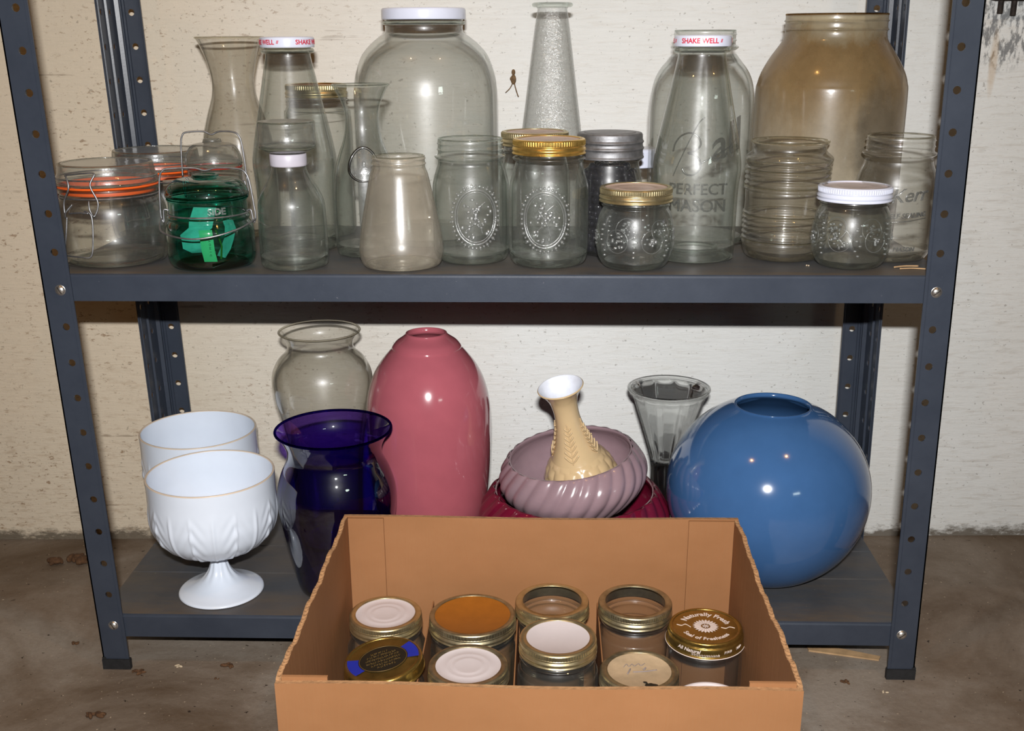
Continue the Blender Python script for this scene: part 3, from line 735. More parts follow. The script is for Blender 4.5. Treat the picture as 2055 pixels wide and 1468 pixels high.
# half-gallon embossed mason jar behind it
mb = MB(); RB = .0570
mb.lathe([(52, .6), (56, 4), (57.2, 14), (57.2, 130), (56.6, 152), (54, 172), (48, 186), (40, 196), (34.5, 203)] , 0, 96, sub=4)
mb.lathe(mason_neck(33.2, 210), 0, 96, sub=3); mb.torus(32.2, 1.0, 227, 1)
base_lens(mb, 50, 1, 5); mb.lathe([(0, 7), (50, 7)], 0, 60, sub=1)
mb.text('PERFECT', .0168, on_cyl(RB, -.13, .0640, .0004), 2, .0006, .0002)
mb.text('MASON', .0185, on_cyl(RB, -.13, .0460, .0004), 2, .0006, .0002)
def slant(place, ang): return lambda x, y, e: place(x * cos(ang) - y * sin(ang), x * sin(ang) + y * cos(ang), e)
pb = slant(on_cyl(RB, -.13, .1060), .42)
pB = on_cyl(RB, -.134, .1060, .0003)
mb.tube([pB(x / 1000, y / 1000, 0) for x, y in ((-29, -2), (-27, 6), (-21, 14), (-11, 18), (-2, 14), (1, 6), (-4, 0), (-12, -3), (-5, -5), (1, -11), (1, -20), (-6, -26), (-14, -25), (-18, -19))], .0010, 2, 7)
mb.text('all', .046, lambda x, y, e: pb(x + .026, y - .004, e + .0004), 2, .0006, .0003, .4)
pc = on_cyl(RB, -.134, .1000)
mb.tube([pc(-.002, -.010, 0), pc(.008, -.0045, 0), pc(.022, .003, 0), pc(.034, .010, 0), pc(.044, .019, 0)], .0008, 2, 6)
mb.tube([pc(-.028, -.022, 0), pc(-.022, -.008, 0), pc(-.012, .014, 0), pc(-.002, .034, 0), pc(.004, .040, 0)], .0007, 2, 6)
tag(mb.build('mason_jar', [M['clear'], M['thick'], M['letters']], None, (.2145, .195, U)), 'tall open half-gallon jar embossed PERFECT MASON behind the right milk bottle', 'jar')

# narrow jar with gold band behind the left milk bottle
t = thing('mason_jar', 'tall jar with dull gold band, half hidden behind the left milk bottle', 'jar', (-.2205, .2340, U))
mb = MB(); mb.lathe([(34, .6), (37.5, 4), (38, 20), (38, 130), (36.5, 142), (34, 148), (33.4, 152), (35.4, 153.6), (33.4, 155), (32.8, 168)], 0, 72); base_lens(mb, 34, 1)
mb.build('glass_body', [M['clear_green'], M['thick']], t)
band(34.5, 157, 14.5, M['brass'], t, 29); lid_disc(29.5, 171, M['amber_lid'], t)

# wine carafe with a round glass seal
t_ = MB(); wr_prof = [(28, .6), (31.5, 3), (33, 12), (33.8, 34), (33.6, 60), (31.8, 82), (29.0, 96), (25.4, 107.5), (21.4, 118), (18.2, 131), (17.5, 144), (19, 154), (22.5, 163), (28.8, 175)]
t_.lathe(wr_prof, 0, 84); t_.torus(29.0, 1.2, 175.6, 1); base_lens(t_, 28, 1, 7); t_.lathe([(0, 9), (31, 12)], 0, 60, sub=1)
pm = on_cyl(.0300, .16, .0975, 0, lambda z: (.0300 if z < .09 else .0300 - (z - .09) * .42))
n_ = 48
t_.tube([pm(.0168 * cos(2 * PI * i / n_), .0168 * sin(2 * PI * i / n_), (.0012)) for i in range(n_)], [.0008 + .0010 * abs(sin(PI * i / n_ + .5)) for i in range(n_)], 3, 10, True, 1)
ring = []
for i in range(5):
    rr = .0155 * (1 - i / 5)
    for k in range(36): ring.append(pm(rr * cos(2 * PI * k / 36), rr * sin(2 * PI * k / 36), .0010 + .0010 * i / 5))
ring.append(pm(0, 0, .0021))
t_.add(ring, [(i * 36 + k, i * 36 + (k + 1) % 36, (i + 1) * 36 + (k + 1) % 36, (i + 1) * 36 + k) for i in range(4) for k in range(36)] + [(4 * 36 + k, 4 * 36 + (k + 1) % 36, 180) for k in range(36)], 2)
for i in range(22):
    a = 2 * PI * i / 22; t_.ball(pm(.0128 * cos(a), .0128 * sin(a), .0016), .0007, mat=2, nu=7, nv=4)
t_.ball(pm(0, 0, .002), .0022, .0012, .0042, mat=2)
tag(t_.build('wine_carafe', [M['clear_green'], M['thick'], M['emboss'], M['seal_ring']], None, (-.1488, .1085, U)), 'clear wine carafe with flared lip and round glass seal on its shoulder', 'carafe')

# gallon jar with white lid
t = thing('gallon_jar', 'large clear gallon jar with a flat white screw lid', 'jar', (-.0920, .2095, U))
mb = MB(); mb.lathe([(70, .6), (77, 5), (80, 18), (80.2, 60), (80.2, 150), (79.6, 168), (77, 184), (70, 202), (60, 214), (50, 222), (44, 226), (42.6, 230), (42.8, 234)], 0, 120)
mb.torus(43.6, 2.0, 236.5, 1, 96); mb.lathe([(42.5, 238), (43, 240)], 0, 96, sub=1); base_lens(mb, 70, 1, 6); mb.lathe([(0, 8), (74, 9)], 0, 60, sub=1)
mb.build('glass_body', [M['clear'], M['thick']], t)
c = MB(); c.lathe([(45.6, 240), (46.2, 241), (46.2, 249), (45.6, 251), (44, 252), (40, 251.6), (39, 250.8), (0, 250.8)], 0, 96, sub=3); c.lathe([(45.6, 240), (44.4, 240.3), (44.4, 249)], 0, 96, sub=1)
c.build('screw_lid', M['white_cap'], t, label='flat white screw lid')

# brown stained gallon jar
mb = MB(); mb.lathe([(70, .6), (78, 5), (81.5, 20), (81.8, 100), (81.4, 160), (80, 172), (76.5, 183), (69, 197), (60, 210), (55.5, 217), (54.2, 222), (54.2, 226), (55.6, 227.6), (54.2, 229), (54.0, 235), (55.3, 236.6), (54, 238), (54, 242.5)], 0, 120)
mb.torus(53.2, 1.2, 243, 1, 96); base_lens(mb, 72, 1, 5); mb.lathe([(0, 8), (76, 9)], 0, 60, sub=1)
tag(mb.build('gallon_jar', [M['smoked'], M['thick_brown']], None, (.3575, .2085, U)), 'large open gallon jar clouded brown with grime', 'jar')

# dusty trapezoid jar
mb = MB(); mb.lathe([(36, .6), (38.5, 1.6), (41, 6), (42.8, 14), (42.6, 22), (40.4, 38), (37.2, 55), (33.6, 72), (30.6, 86), (28.8, 93.5), (27.2, 97.5), (26.4, 100), (26.6, 102), (27.6, 103), (26.6, 104.2), (26.4, 107), (27.2, 108), (26.2, 109.5)], 0, 84)
mb.torus(25.6, .9, 110, 1); base_lens(mb, 36, 1, 4)
tag(mb.build('glass_jar', [M['dusty'], M['thick_warm']], None, (-.1040, .0470, U)), 'open dusty cone-shouldered jar with rusty film at the shelf front', 'jar')

# open mason jar, gold banded mason jar
def mason_body(R, med_ang, seed, glass, h=125):
    mb = MB()
    mb.lathe([(R - 7, .6), (R - 3, 3.5), (R - .6, 11), (R, 24), (R, 50), (R - .3, 76), (R - 2, 86), (R - 5, 96), (R - 6.2, 100), (33.4, 103)], 0, 96)
    mb.lathe(mason_neck(33.2, 107), 0, 96, sub=3); mb.torus(32.2, .9, 124.2, 1)
    base_lens(mb, R - 8, 1, 6); mb.lathe([(0, 8), (R - 8, 8.5), (R - 1, 13)], 0, 72, sub=2)
    medallion(mb, med_ang, .0505, .0215, .0275, R / 1000, seed=seed)
    return mb
tag(mason_body(39.6, .19, 3, None).build('mason_jar', [M['clear_green'], M['thick'], M['emboss']], None, (-.0340, .0765, U)), 'open pint mason jar with fruit medallion, empty threaded neck, mid shelf', 'jar')
t = thing('mason_jar', 'pint mason jar with bright gold band and fruit medallion at the front middle', 'jar', (.0462, .0595, U))
mason_body(40.4, -.1, 5, None).build('glass_body', [M['clear_green'], M['thick'], M['emboss']], t)
band(36.2, 111.5, 14.8, M['gold'], t, 31); lid_disc(31.5, 126, M['pinkish_lid'], t)
t = thing('mason_jar', 'mason jar with gold band behind the bright gold-banded jar', 'jar', (.0310, .1460, U))
mb = MB(); mb.lathe([(33, .6), (38, 6), (38.5, 30), (38, 78), (34, 98), (33.4, 104), (36, 106), (33.4, 108), (33, 122)], 0, 84); base_lens(mb, 33, 1); mb.build('glass_body', [M['clear_green'], M['thick']], t)
band(36.0, 111.5, 14.5, M['brass'], t, 31); lid_disc(31.5, 125.8, M['pinkish_lid'], t)

# zinc lid jar of beads
t = thing('mason_jar', 'mason jar with grey zinc lid, filled with black beads', 'jar', (.1100, .1170, U))
mb = MB(); mb.lathe([(27, .6), (32, 4), (34.5, 12), (35, 60), (34.5, 78), (32, 90), (31, 96), (33, 99), (31, 101)], 0, 84); base_lens(mb, 28, 1); mb.build('glass_body', [M['clear'], M['thick']], t)
zl = MB(); zl.lathe([(35.8, 101), (36.0, 102.5), (35.0, 104), (34.8, 109), (36.0, 111.2), (34.8, 113.4), (34.6, 116), (35.7, 118), (34.4, 120), (34.2, 124), (33.6, 126), (32.2, 127), (29, 127.2), (27, 126.8), (24, 127.6), (0, 127.8)], 0, 96, sub=4)
zl.build('zinc_lid', M['zinc'], t, label='ribbed grey zinc lid')
bb = MB(); rb = random.Random(4)
zz = 8.0
while zz < 97:
    Rm = (29 if zz < 84 else 29 - (zz - 84) * 1.1)
    for ring_r, cnt in ((Rm - 3.2, 20), (Rm - 11, 13), (Rm - 19, 6)):
        if ring_r < 3: continue
        ph = rb.uniform(0, 6)
        for i in range(cnt):
            if zz > 88 and rb.random() < .3: continue
            a = ph + 2 * PI * i / cnt + rb.uniform(-.06, .06)
            bb.ball((ring_r * cos(a) / 1000, ring_r * sin(a) / 1000, (zz + rb.uniform(-1.2, 1.2)) / 1000), rb.uniform(.0040, .0047), nu=10, nv=7)
    zz += 6.4
tag(bb.build('black_beads', M['bead'], None, (.1100, .1170, U)), 'shiny black beads filling the zinc-lidded jar', 'beads', None, 'stuff')

# small jar with white lid, deep behind
t = thing('glass_jar', 'small jar with whitish lid peeping between the zinc lid and the right milk bottle', 'jar', (.1440, .2150, U))
mb = MB(); mb.lathe([(22, .6), (25, 4), (25.5, 20), (25.5, 65), (23, 76), (22.4, 80)], 0, 60); base_lens(mb, 22, 1); mb.build('glass_body', [M['clear_warm'], M['thick_warm']], t)
c = MB(); c.lathe([(24.4, 81), (24.8, 82), (24.8, 98), (23.6, 100.5), (21, 101.2), (0, 101.2)], 0, 72, sub=3); c.build('screw_lid', M['white_cap'], t, label='whitish lid')

# jelly jars
def jelly(x, y, label, bandmat, lidmat, quilt_seed, lidlabel=None):
    t = thing('jelly_jar', label, 'jar', (x, y, U), 'squat jelly jars on the upper shelf')
    mb = MB(); mb.lathe([(28, .6), (31, 2.5), (35.4, 9), (38.4, 19), (39.2, 29), (38.4, 42), (36, 53), (33.4, 58.5), (32.2, 61), (34, 63), (32.4, 65), (32, 76)], 0, 96)
    base_lens(mb, 28, 1, 5); mb.lathe([(0, 7), (30, 7.5)], 0, 60, sub=1)
    Rz = lambda z: (.0388 - abs(z - .030) * .09)
    rnd = random.Random(quilt_seed)
    for ca in (-.95, .0, .95, 1.9, 2.9, -1.9):
        pl = on_cyl(.0388, ca + .4, .031, 0, Rz)
        mb.tube([pl(.0115 * cos(2 * PI * i / 40), .0115 * sin(2 * PI * i / 40), .0001) for i in range(40)], .00045, 2, 6, True, 1)
        for i in range(16):
            a, q = rnd.uniform(0, 6.28), rnd.uniform(.1, 1) * (.009 if ca else .004)
            mb.ball(pl(q * cos(a), q * sin(a), 0), rnd.uniform(.001, .0022), .0009, rnd.uniform(.001, .002), mat=2, nu=8, nv=5)
        pl2 = on_cyl(.0388, ca + .87, .031, 0, Rz)
        for i in range(7):
            mb.ball(pl2(rnd.uniform(-.003, .003), (i - 3) * .005, 0), .0018, .0008, .0012, mat=2, nu=8, nv=5)
    mb.build('glass_body', [M['clear_green'], M['thick'], M['emboss']], t)
    band(35.8, 66.6, 14.2, bandmat, t, 31, teeth=90)
    lid_disc(31.5, 80.4, lidmat, t, label=lidlabel)
    return t
jelly(.1332, .0432, 'squat jelly jar with gold band and cream lid at the shelf front', M['brass'], M['pinkish_lid'], 1)
jelly(.3520, .0523, 'squat jelly jar with white band and lid at the front right', M['white_cap'], M['white_lid'], 2)

# ribbed jar
mb = MB()
pts = [(35, .6), (38, 2), (40.6, 6), (42, 12), (43.2, 17)]
for i in range(6):
    z = 19.5 + i * 5.2; pts += [(42.4, z), (43.7, z + 1.4), (43.7, z + 2.8), (42.4, z + 4.2)]
pts += [(42.2, 52), (42.0, 56), (42.2, 64), (42.4, 69)]
for i in range(5):
    z = 70.5 + i * 5.2; pts += [(42.2, z), (43.6, z + 1.4), (43.6, z + 2.8), (42.2, z + 4.2)]
pts += [(43.6, 98), (44.6, 101), (44.2, 104), (41, 107), (38, 109.5), (36.8, 112), (37.0, 115.5), (38.4, 117), (39.2, 119)]
mb.lathe(pts, 0, 96, sub=3); mb.torus(38.2, 1.5, 119.6, 1); base_lens(mb, 35, 1, 6); mb.lathe([(0, 8), (36, 9), (42, 14)], 0, 72, sub=2)
for z in (20.5, 46, 75, 92, 101): mb.torus(43.2, .9, z, 1, 96, 8)
tag(mb.build('ribbed_jar', [M['clear_warm'], M['thick_warm']], None, (.2935, .0955, U)), 'open clear jar with horizontal ribs between the milk bottle and white-lidded jar', 'jar')

# Kerr jar
mb = MB(); RK = .0408
mb.lathe([(31, .6), (36, 3.5), (39.6, 11), (40.8, 22), (40.8, 70), (39.8, 80), (37.4, 90), (34.6, 97), (33.6, 101)], 0, 96)
mb.lathe(mason_neck(33.4, 108), 0, 96, sub=3); mb.torus(32.4, 1.0, 125, 1); base_lens(mb, 32, 1, 6); mb.lathe([(0, 8), (32, 8.5), (40, 13)], 0, 72, sub=2)
mb.text('Kerr', .0190, slant(on_cyl(RK, .04, .0700, .0004), .10), 2, .0006, .0002, .35)
mb.text('SELF SEALING', .0068, slant(on_cyl(RK, .04, .0500, .0003), .06), 2, .0005, .0001, .2)
pk = on_cyl(RK, .04, .0445); mb.tube([pk(-.022, -.002, 0), pk(0, 0, 0), pk(.022, .0025, 0)], .0005, 2, 6)
mb.text('MASON', .0062, on_cyl(RK, .04, .0160, .0003), 2, .0005, .0001, .2)
tag(mb.build('mason_jar', [M['clear_warm'], M['thick_warm'], M['letters']], None, (.4040, .0915, U)), 'open mason jar with script lettering at the far right of the upper shelf', 'jar')

# pebbled cone bottle
mb = MB(); mb.lathe([(34, .6), (39, 6), (40, 20), (38.6, 60), (36, 95), (32.8, 126), (28.4, 160), (23.6, 198), (19.2, 232), (16.8, 247), (16.4, 250.5), (18, 252.5)], 0, 96)
mb.torus(19.6, 3.0, 254.6, 1, 72, 12, .85); base_lens(mb, 35, 1, 6)
tag(mb.build('cone_bottle', [M['pebble'], M['thick']], None, (.0492, .2170, U)), 'tall tapering bottle of pebbled clear glass with ring lip', 'bottle')

# ------------------------------------------------------------------ lower shelf
V = S2 + .0006
def goblet(x, y, label, rz):
    def rf(r, z, a):
        if not 38 < z < 122 or r < 30: return r
        m_ = min(1, (z - 38) / 12, (122 - z) / 14); n = 9; s = (a * n / (2 * PI)) % 1 - .5
        ridge = .9 * max(0, 1 - abs(abs(s) - .5) * 16)
        leaf = .55 * sin(z * .34 + abs(s) * 26) * max(0, 1 - abs(s) * 2.6) + .9 * max(0, 1 - abs(s) * 26)
        return r + m_ * (ridge + leaf) * 1.3
    mb = MB()
    mb.lathe([(0, 2.5), (43, .8), (47.5, .2), (48, 1.2), (46.5, 3.0), (40, 5.5), (30, 10), (20, 17), (13, 26), (9.6, 36), (8.4, 44), (9.0, 48)], 0, 96, rfun=lambda r, z, a: r * (1 + .035 * cos(10 * a) * max(0, min(1, (z - 14) / 10, (46 - z) / 4))))
    mb.lathe([(9.0, 48), (14, 49), (34, 53.5), (52, 63), (64, 76), (69.6, 92), (70.6, 108), (70.2, 128), (70.6, 145.4)], 0, 288, rfun=rf, sub=8)
    mb.lathe([(70.6, 145.4), (70.2, 146.6), (68.8, 146.6), (68.2, 145.6)], 1, 96, sub=2)
    mb.lathe([(68.2, 145.6), (67.6, 128), (67.4, 108), (64, 84), (52, 68), (30, 60), (0, 58)], 0, 96)
    return tag(mb.build('milk_glass_goblet', [M['milk'], M['milk_rim']], None, (x, y, V), (0, 0, rz)), label, 'goblet', 'white milk glass compotes')
goblet(-.3300, .0620, 'white milk glass footed compote with leaf relief, front left of lower shelf', .1)
goblet(-.3865, .2030, 'white milk glass compote standing behind the front one', .5)

# purple vase
mb = MB(); mb.lathe([(42, .6), (46.5, 2.5), (50, 10), (54, 30), (60, 61), (65, 92), (66.8, 112), (65.6, 128), (60.5, 145), (54.4, 158), (52.4, 166), (53.4, 175), (58, 185), (63.8, 193.5)], 0, 108)
mb.torus(63.9, 1.5, 194.2, 1, 108); base_lens(mb, 42, 1, 6); mb.lathe([(0, 8), (47, 9)], 0, 60, sub=1)
tag(mb.build('glass_vase', [M['purple'], M['thick_purple']], None, (-.1915, .0757, V)), 'deep cobalt purple glass vase with flared rim beside the box', 'vase')
# clear urn vase
mb = MB(); mb.lathe([(36, .6), (39.5, 4), (40.5, 30), (42, 80), (46, 130), (52, 165), (58, 190), (60.5, 210), (58.5, 225), (51.5, 238.5), (42.5, 247.5), (39.3, 254), (40, 261), (44, 268), (47.6, 272.5)], 0, 108)
mb.torus(47.9, 1.4, 273.2, 1, 96); base_lens(mb, 36, 1, 6)
tag(mb.build('glass_vase', [M['clear_warm'], M['thick_warm']], None, (-.2270, .2010, V)), 'clear glass urn vase with rolled lip behind the purple vase', 'vase')
# rose vase
mb = MB(); mb.lathe([(0, 3), (46, .6), (51, .6), (55, 4), (60, 22), (65, 45), (69, 66), (72.4, 100), (74.2, 132), (74.9, 168), (73.0, 196), (67, 219), (58, 237), (48, 250), (41.5, 257.5), (40.6, 260), (36, 265.5), (29, 270.5), (25.4, 273.6), (24.2, 276, 1), (22.4, 276.6), (21.4, 275.6, 1), (20.8, 270), (30, 262), (50, 236), (64, 200), (60, 60), (0, 20)], 0, 120)
tag(mb.build('ceramic_vase', M['pink'], None, (-.0968, .1840, V)), 'tall rose pink glazed vase with rounded shoulders and small mouth', 'vase')
# blue globe vase
pts = [(0, 3), (44, .6), (50, .4)]
for i in range(1, 22):
    a = -PI / 2 + .46 + i * (PI - .46 - .375) / 21
    z = 105 + (117 if sin(a) < 0 else 109) * sin(a); pts.append((117 * cos(a), z))
pts += [(43.6, 207.2), (42.2, 207.6), (41.0, 206.4), (41.6, 202), (60, 190), (95, 160), (110, 105), (80, 40), (0, 12)]
mb = MB().lathe(pts, 0, 144, sub=3)
tag(mb.build('globe_vase', M['blue'], None, (.3035, .1300, V)), 'large round blue glazed globe vase with wide opening', 'vase')
# fluted clear vase
def flute(r, z, a): return r - (1.3 * abs(cos(6 * a)) if 15 < z < 186 else 0)
mb = MB(); mb.lathe([(30, .6), (33, 3), (30, 9), (22, 22), (19.8, 45), (18.8, 75), (19.6, 95), (23, 112), (29, 132), (36, 154), (42.6, 174), (46.6, 188), (48.6, 193)], 0, 144, rfun=flute)
mb.lathe([(0, 98), (17, 100), (22, 114), (28, 134), (35, 156), (41, 175), (46, 190)], 0, 144, rfun=lambda r, z, a: r - (1.0 * abs(cos(6 * a)) if z < 186 else 0))
mb.torus(49.0, 2.3, 193, 1, 96, 12, .9); mb.torus(48.4, 1.0, 189, 1, 96, 8); base_lens(mb, 29, 1, 9)
mb.lathe([(0, 20), (16, 24), (15.5, 60), (16, 92), (0, 96)], 1, 72)
tag(mb.build('fluted_vase', [M['flint'], M['flint']], None, (.1965, .2330, V)), 'clear heavy fluted vase with flared rim between the bowls and the blue globe', 'vase')

# swirl bowls
def bowl_geo(s, n=24, hs=1.0):
    def rf(r, z, a):
        if r < 40 * s: return r
        t = abs(sin(n / 2 * (a - z / (s * 75) * .55)))
        return r + s * 2.6 * (t - .6) * min(1, max(0, z / (8 * s)))
    mb = MB(); k = lambda P: [(r * s, z * s * hs) for r, z in P]
    mb.lathe(k([(0, 1.5), (40, .6), (45, .8), (50, 4), (64, 12), (77, 25), (85, 38), (87, 48), (85, 58), (80, 67), (76.5, 72), (74, 74.5), (72.4, 75.0)]), 0, 288, rfun=rf, sub=5)
    mb.lathe(k([(72.4, 75.0), (70.6, 74.2), (71.5, 70), (78, 62), (81, 48), (76, 32), (62, 17), (46, 9), (0, 7)]), 0, 120)
    return mb
tag(bowl_geo(1.30, 28).build('swirl_bowl', M['burgundy'], None, (.0790, .1415, V)), 'burgundy swirl-ribbed bowl underneath the mauve bowl', 'bowl', 'swirl-ribbed ceramic bowls')
bow = bowl_geo(1.0, 26); BR = Euler((math.radians(4.5), math.radians(-7.5), 0))
tag(bow.build('swirl_bowl', M['mauve'], None, (.0830, .1430, V + .0705), BR), 'mauve swirl-ribbed bowl tilted on top of the burgundy bowl', 'bowl', 'swirl-ribbed ceramic bowls')
# cream bud vase
def petals(r, z, a):
    if z > 58 or z < 6: return r
    row = z / 13.0; k = int(row); ph = (k % 2) * .5; s = ((a * 15 / (2 * PI)) + ph) % 1 - .5; u = row - k
    return r + 1.9 * (1 - 4 * s * s) * (1 - abs(u - .45) * 1.3) * max(0, min(1, (56.5 - z) / 4))
mb = MB()
mb.lathe([(0, 1), (44, .5), (47.5, 2), (47.5, 8), (45, 22), (40.5, 38), (34, 51), (29.5, 57)], 0, 240, rfun=petals, sub=8)
mb.lathe([(29.5, 57), (26.5, 63), (22, 74), (17.6, 90), (14.9, 106), (14.6, 120), (16.6, 133), (21.5, 143), (26.4, 149), (26.6, 150.2), (25.8, 150.8)], 0, 84)
mb.lathe([(25.8, 150.8), (24.6, 150.0), (19.5, 142.5), (14.8, 132), (12.8, 118), (12.8, 90), (0, 60)], 1, 84)
Rv = lambda z: (.0268 - (z - .063) * .40 if z < .074 else .022 - (z - .074) * .26 if z < .092 else .0172 - (z - .092) * .12)
for ca, hh in ((-.35, 1.0), (.95, .9), (2.3, 1), (-1.8, 1), (-2.9, .9)):
    for i in range(7):
        z = .062 + i * .0062 * hh
        for sd in (-1, 1):
            R_ = Rv(z); pl = on_cyl(R_, ca, z, 0)
            L = .0085 - i * .0008
            mb.tube([pl(0, 0, 0), pl(sd * L * .45, L * .45, .0004), pl(sd * L, L * 1.1, 0)], [.0004] * 1 + [.0011] * 11 + [.0003], 0, 6, False, 6)
    mb.tube([on_cyl(Rv(.060 + j * .008), ca, .060 + j * .008, 0)(0, 0, .0002) for j in range(7)], .0007, 0, 6)
tag(mb.build('bud_vase', [M['cream'], M['vase_in']], None, (.0925, .1560, V + .0850), (math.radians(9), math.radians(-14.5), .2)), 'cream bud vase with relief leaves leaning inside the mauve bowl', 'vase')

# ------------------------------------------------------------------ cardboard box and its jars
BX0, BX1, BY0, BY1, BH = -.1615, .2400, -.3460, -.0395, .2100
box = thing('cardboard_box', 'open brown cardboard box without flaps, in front of the shelving', 'box', (0, 0, 0))
def wall_sheet(p0, p1, inward, h_fun, th=.0042, n=120, name='box_side', rag=1.0):
    """vertical cardboard sheet with a ragged, corrugated top edge"""
    mb = MB(); rnd = random.Random(hash(name + str(p0)) % 999 if False else int(abs(p0[0] * 1000) + abs(p0[1] * 700)))
    P0, P1 = Vector(p0), Vector(p1); inn = Vector(inward) * th; v = []
    for i in range(n + 1):
        t = i / n; q = P0.lerp(P1, t); h = h_fun(t)
        wob = rnd.uniform(-.0005, .0005) * rag
        for o, z in ((Vector((0, 0)), .0005), (Vector((0, 0)), h + wob), (inn * .5 + Vector((0, 0)), h - .0008 * rag + (.0006 if i % 2 else -.0006) * rag), (inn, h + rnd.uniform(-.0005, .0005) * rag), (inn, .0005)):
            v.append((q.x + o.x, q.y + o.y, z))
    f = [];
    for i in range(n):
        a, b = i * 5, (i + 1) * 5
        for k, mt in ((0, 0), (1, 1), (2, 1), (3, 0)):
            mb.add([v[a + k], v[b + k], v[b + k + 1], v[a + k + 1]], [(0, 1, 2, 3)], mt, False)
    for i in (0, n): mb.add(v[i * 5:i * 5 + 5], [(0, 1, 2, 3, 4)], 1, False)
    return mb.build(name, [M['card'], M['card_edge']], box)
wall_sheet((BX0, BY0), (BX1, BY0), (0, 1), lambda t: BH - .0012 + .0012 * sin(t * 9) - .001 * t, name='box_panel', rag=.12)
wall_sheet((BX0, BY1), (BX1, BY1), (0, -1), lambda t: BH + .0010 * sin(t * 7 + 1), name='box_panel', rag=.12)
wall_sheet((BX0, BY0 + .0043), (BX0, BY1 - .0043), (1, 0), lambda t: BH + .0016 * sin(t * 21) + .0010 * sin(t * 55), name='box_panel')
wall_sheet((BX1, BY0 + .0043), (BX1, BY1 - .0043), (-1, 0), lambda t: BH - .0005 + .0024 * sin(t * 9) + .0012 * sin(t * 31) + .0006 * sin(t * 83), name='box_panel')
mb = MB(); mb.box(BX0 + .003, BX1 - .003, BY0 + .003, BY1 - .003, .0005, .0045); mb.build('box_bottom', M['card'], box)
for (xa, xb, y, lab) in ((BX0 + .0045, BX0 + .040, BY0 + .0044, 0), (BX1 - .040, BX1 - .0045, BY0 + .0044, 0), (BX0 + .0045, BX0 + .041, BY1 - .0074, 1), (BX1 - .050, BX1 - .0045, BY1 - .0074, 1)):
    mb = MB(); mb.box(xa, xb, y, y + .0028, .005, BH + (.0022 if not lab else -.0002)); mb.build('corner_flap', M['card'], box)
for xd in (-.0720, .0165, .0985):
    mb = MB(); mb.box(xd, xd + .0012, -.338, -.0500, .005, .118); mb.build('box_divider', M['card'], box)

B0 = .0049
def boxed_mason(x, y, h, label, R=39.5, neck=33.0, glass='clear_green', bandm='brass', lidm=None, lidlabel=None, bandR=36.0, openr=31, tilt=(0, 0, 0), rings=((.55, .35),), bandh=14.5):
    t = thing('mason_jar', label, 'jar', (x, y, B0), 'jars packed in the cardboard box')
    sh = h - 21
    mb = MB(); mb.lathe([(R - 7, .6), (R - 3, 3.5), (R - .4, 11), (R, 24), (R, sh - 22), (R - 1.6, sh - 12), (neck + 2, sh - 4), (neck + .4, sh)], 0, 84)
    mb.lathe([(neck + .2, sh), (neck + 3, sh + 2.4), (neck + .1, sh + 5), (neck, sh + 12), (neck, h - 2.5), (neck - 1.6, h - 1.2)], 0, 84, sub=3)
    base_lens(mb, R - 8, 1, 6); mb.torus(neck - 1.0, .9, h - 1.8, 1)
    mb.build('glass_body', [M[glass], M['thick']], t)
    if bandm: band(bandR, h - bandh, bandh, M[bandm], t, openr)
    if lidm: lid_disc(openr + .4, h - .1, M[lidm], t, rings, lidlabel)
    return t
boxed_mason(-.1140, -.1000, 127, 'boxed jar with flat gold band and white lid, back left corner of the box', bandm='brass', lidm='white_lid', bandR=35.4, openr=29.5, rings=((.62, .3), (.4, .3)))
boxed_mason(-.0270, -.1010, 127, 'wide-mouth boxed jar with shiny amber gold lid in the back row', R=43, neck=39.5, bandm='old_brass', lidm='amber_lid', bandR=42.6, openr=37.5, rings=())
boxed_mason(.0520, -.0850, 135, 'boxed jar with brass band and no lid, back row middle', bandm='brass', bandR=36.4, openr=29.5, R=33, neck=32.0)
boxed_mason(.1350, -.0850, 135, 'boxed jar with dark tarnished band and no lid, back row beside the lettered gold lid', glass='clear_warm', bandm='old_brass', bandR=36.2, openr=29.8, R=36.5, neck=32.0)
boxed_mason(-.0250, -.1930, 127, 'boxed jar with dull green-grey band and white lid in front of the amber lid', bandm='old_brass', lidm='white_lid', bandR=36.6, openr=30.0, rings=((.62, .3), (.38, .3)))
boxed_mason(.0570, -.1720, 145, 'tall boxed jar with plain smooth white lid and brass band, middle of the box', bandm='brass', lidm='white_lid', bandR=35.4, openr=29.3, rings=(), R=38)
t = boxed_mason(.1310, -.1930, 124, 'boxed jar with stained tan lid and rust spot, front row', bandm='old_brass', lidm='tan_lid', bandR=35.6, openr=29.0, rings=(), lidlabel='stained tan lid with faded ink and a rust spot')
lidp = [c for c in t.children if c.name.startswith('lid')][0]
mb = MB()
mb.ball((.009, -.0245, .1236), .0062, .0028, .0004, mat=0)
for i in range(6): mb.ball((.009 + random.uniform(-.006, .006), -.0225 + random.uniform(-.003, .003), .1236), random.uniform(.001, .002), .001, .0004, mat=0)
mb.tube([(-.011, -.006, .1233), (-.009, -.001, .1236), (-.008, .002, .1234)], .0007, 1, 5); mb.tube([(.004, .001, .1233), (.006, .004, .1235)], .0008, 1, 5)
mb.tube([(-.014, .005, .1233), (-.011, .010, .1234), (-.009, .006, .1233), (-.006, .010, .1234), (-.004, .007, .1233), (0, .011, .1234), (.002, .008, .1233), (.006, .012, .1233)], .0003, 1, 5)
mb.tube([(-.006, -.003, .1233), (.004, -.002, .1233), (.016, .001, .1233)], .0005, 1, 5)
mb.build('lid_marks', [M['black_ink'], M['faint_ink']], lidp, label='rust spot and faded handwriting')

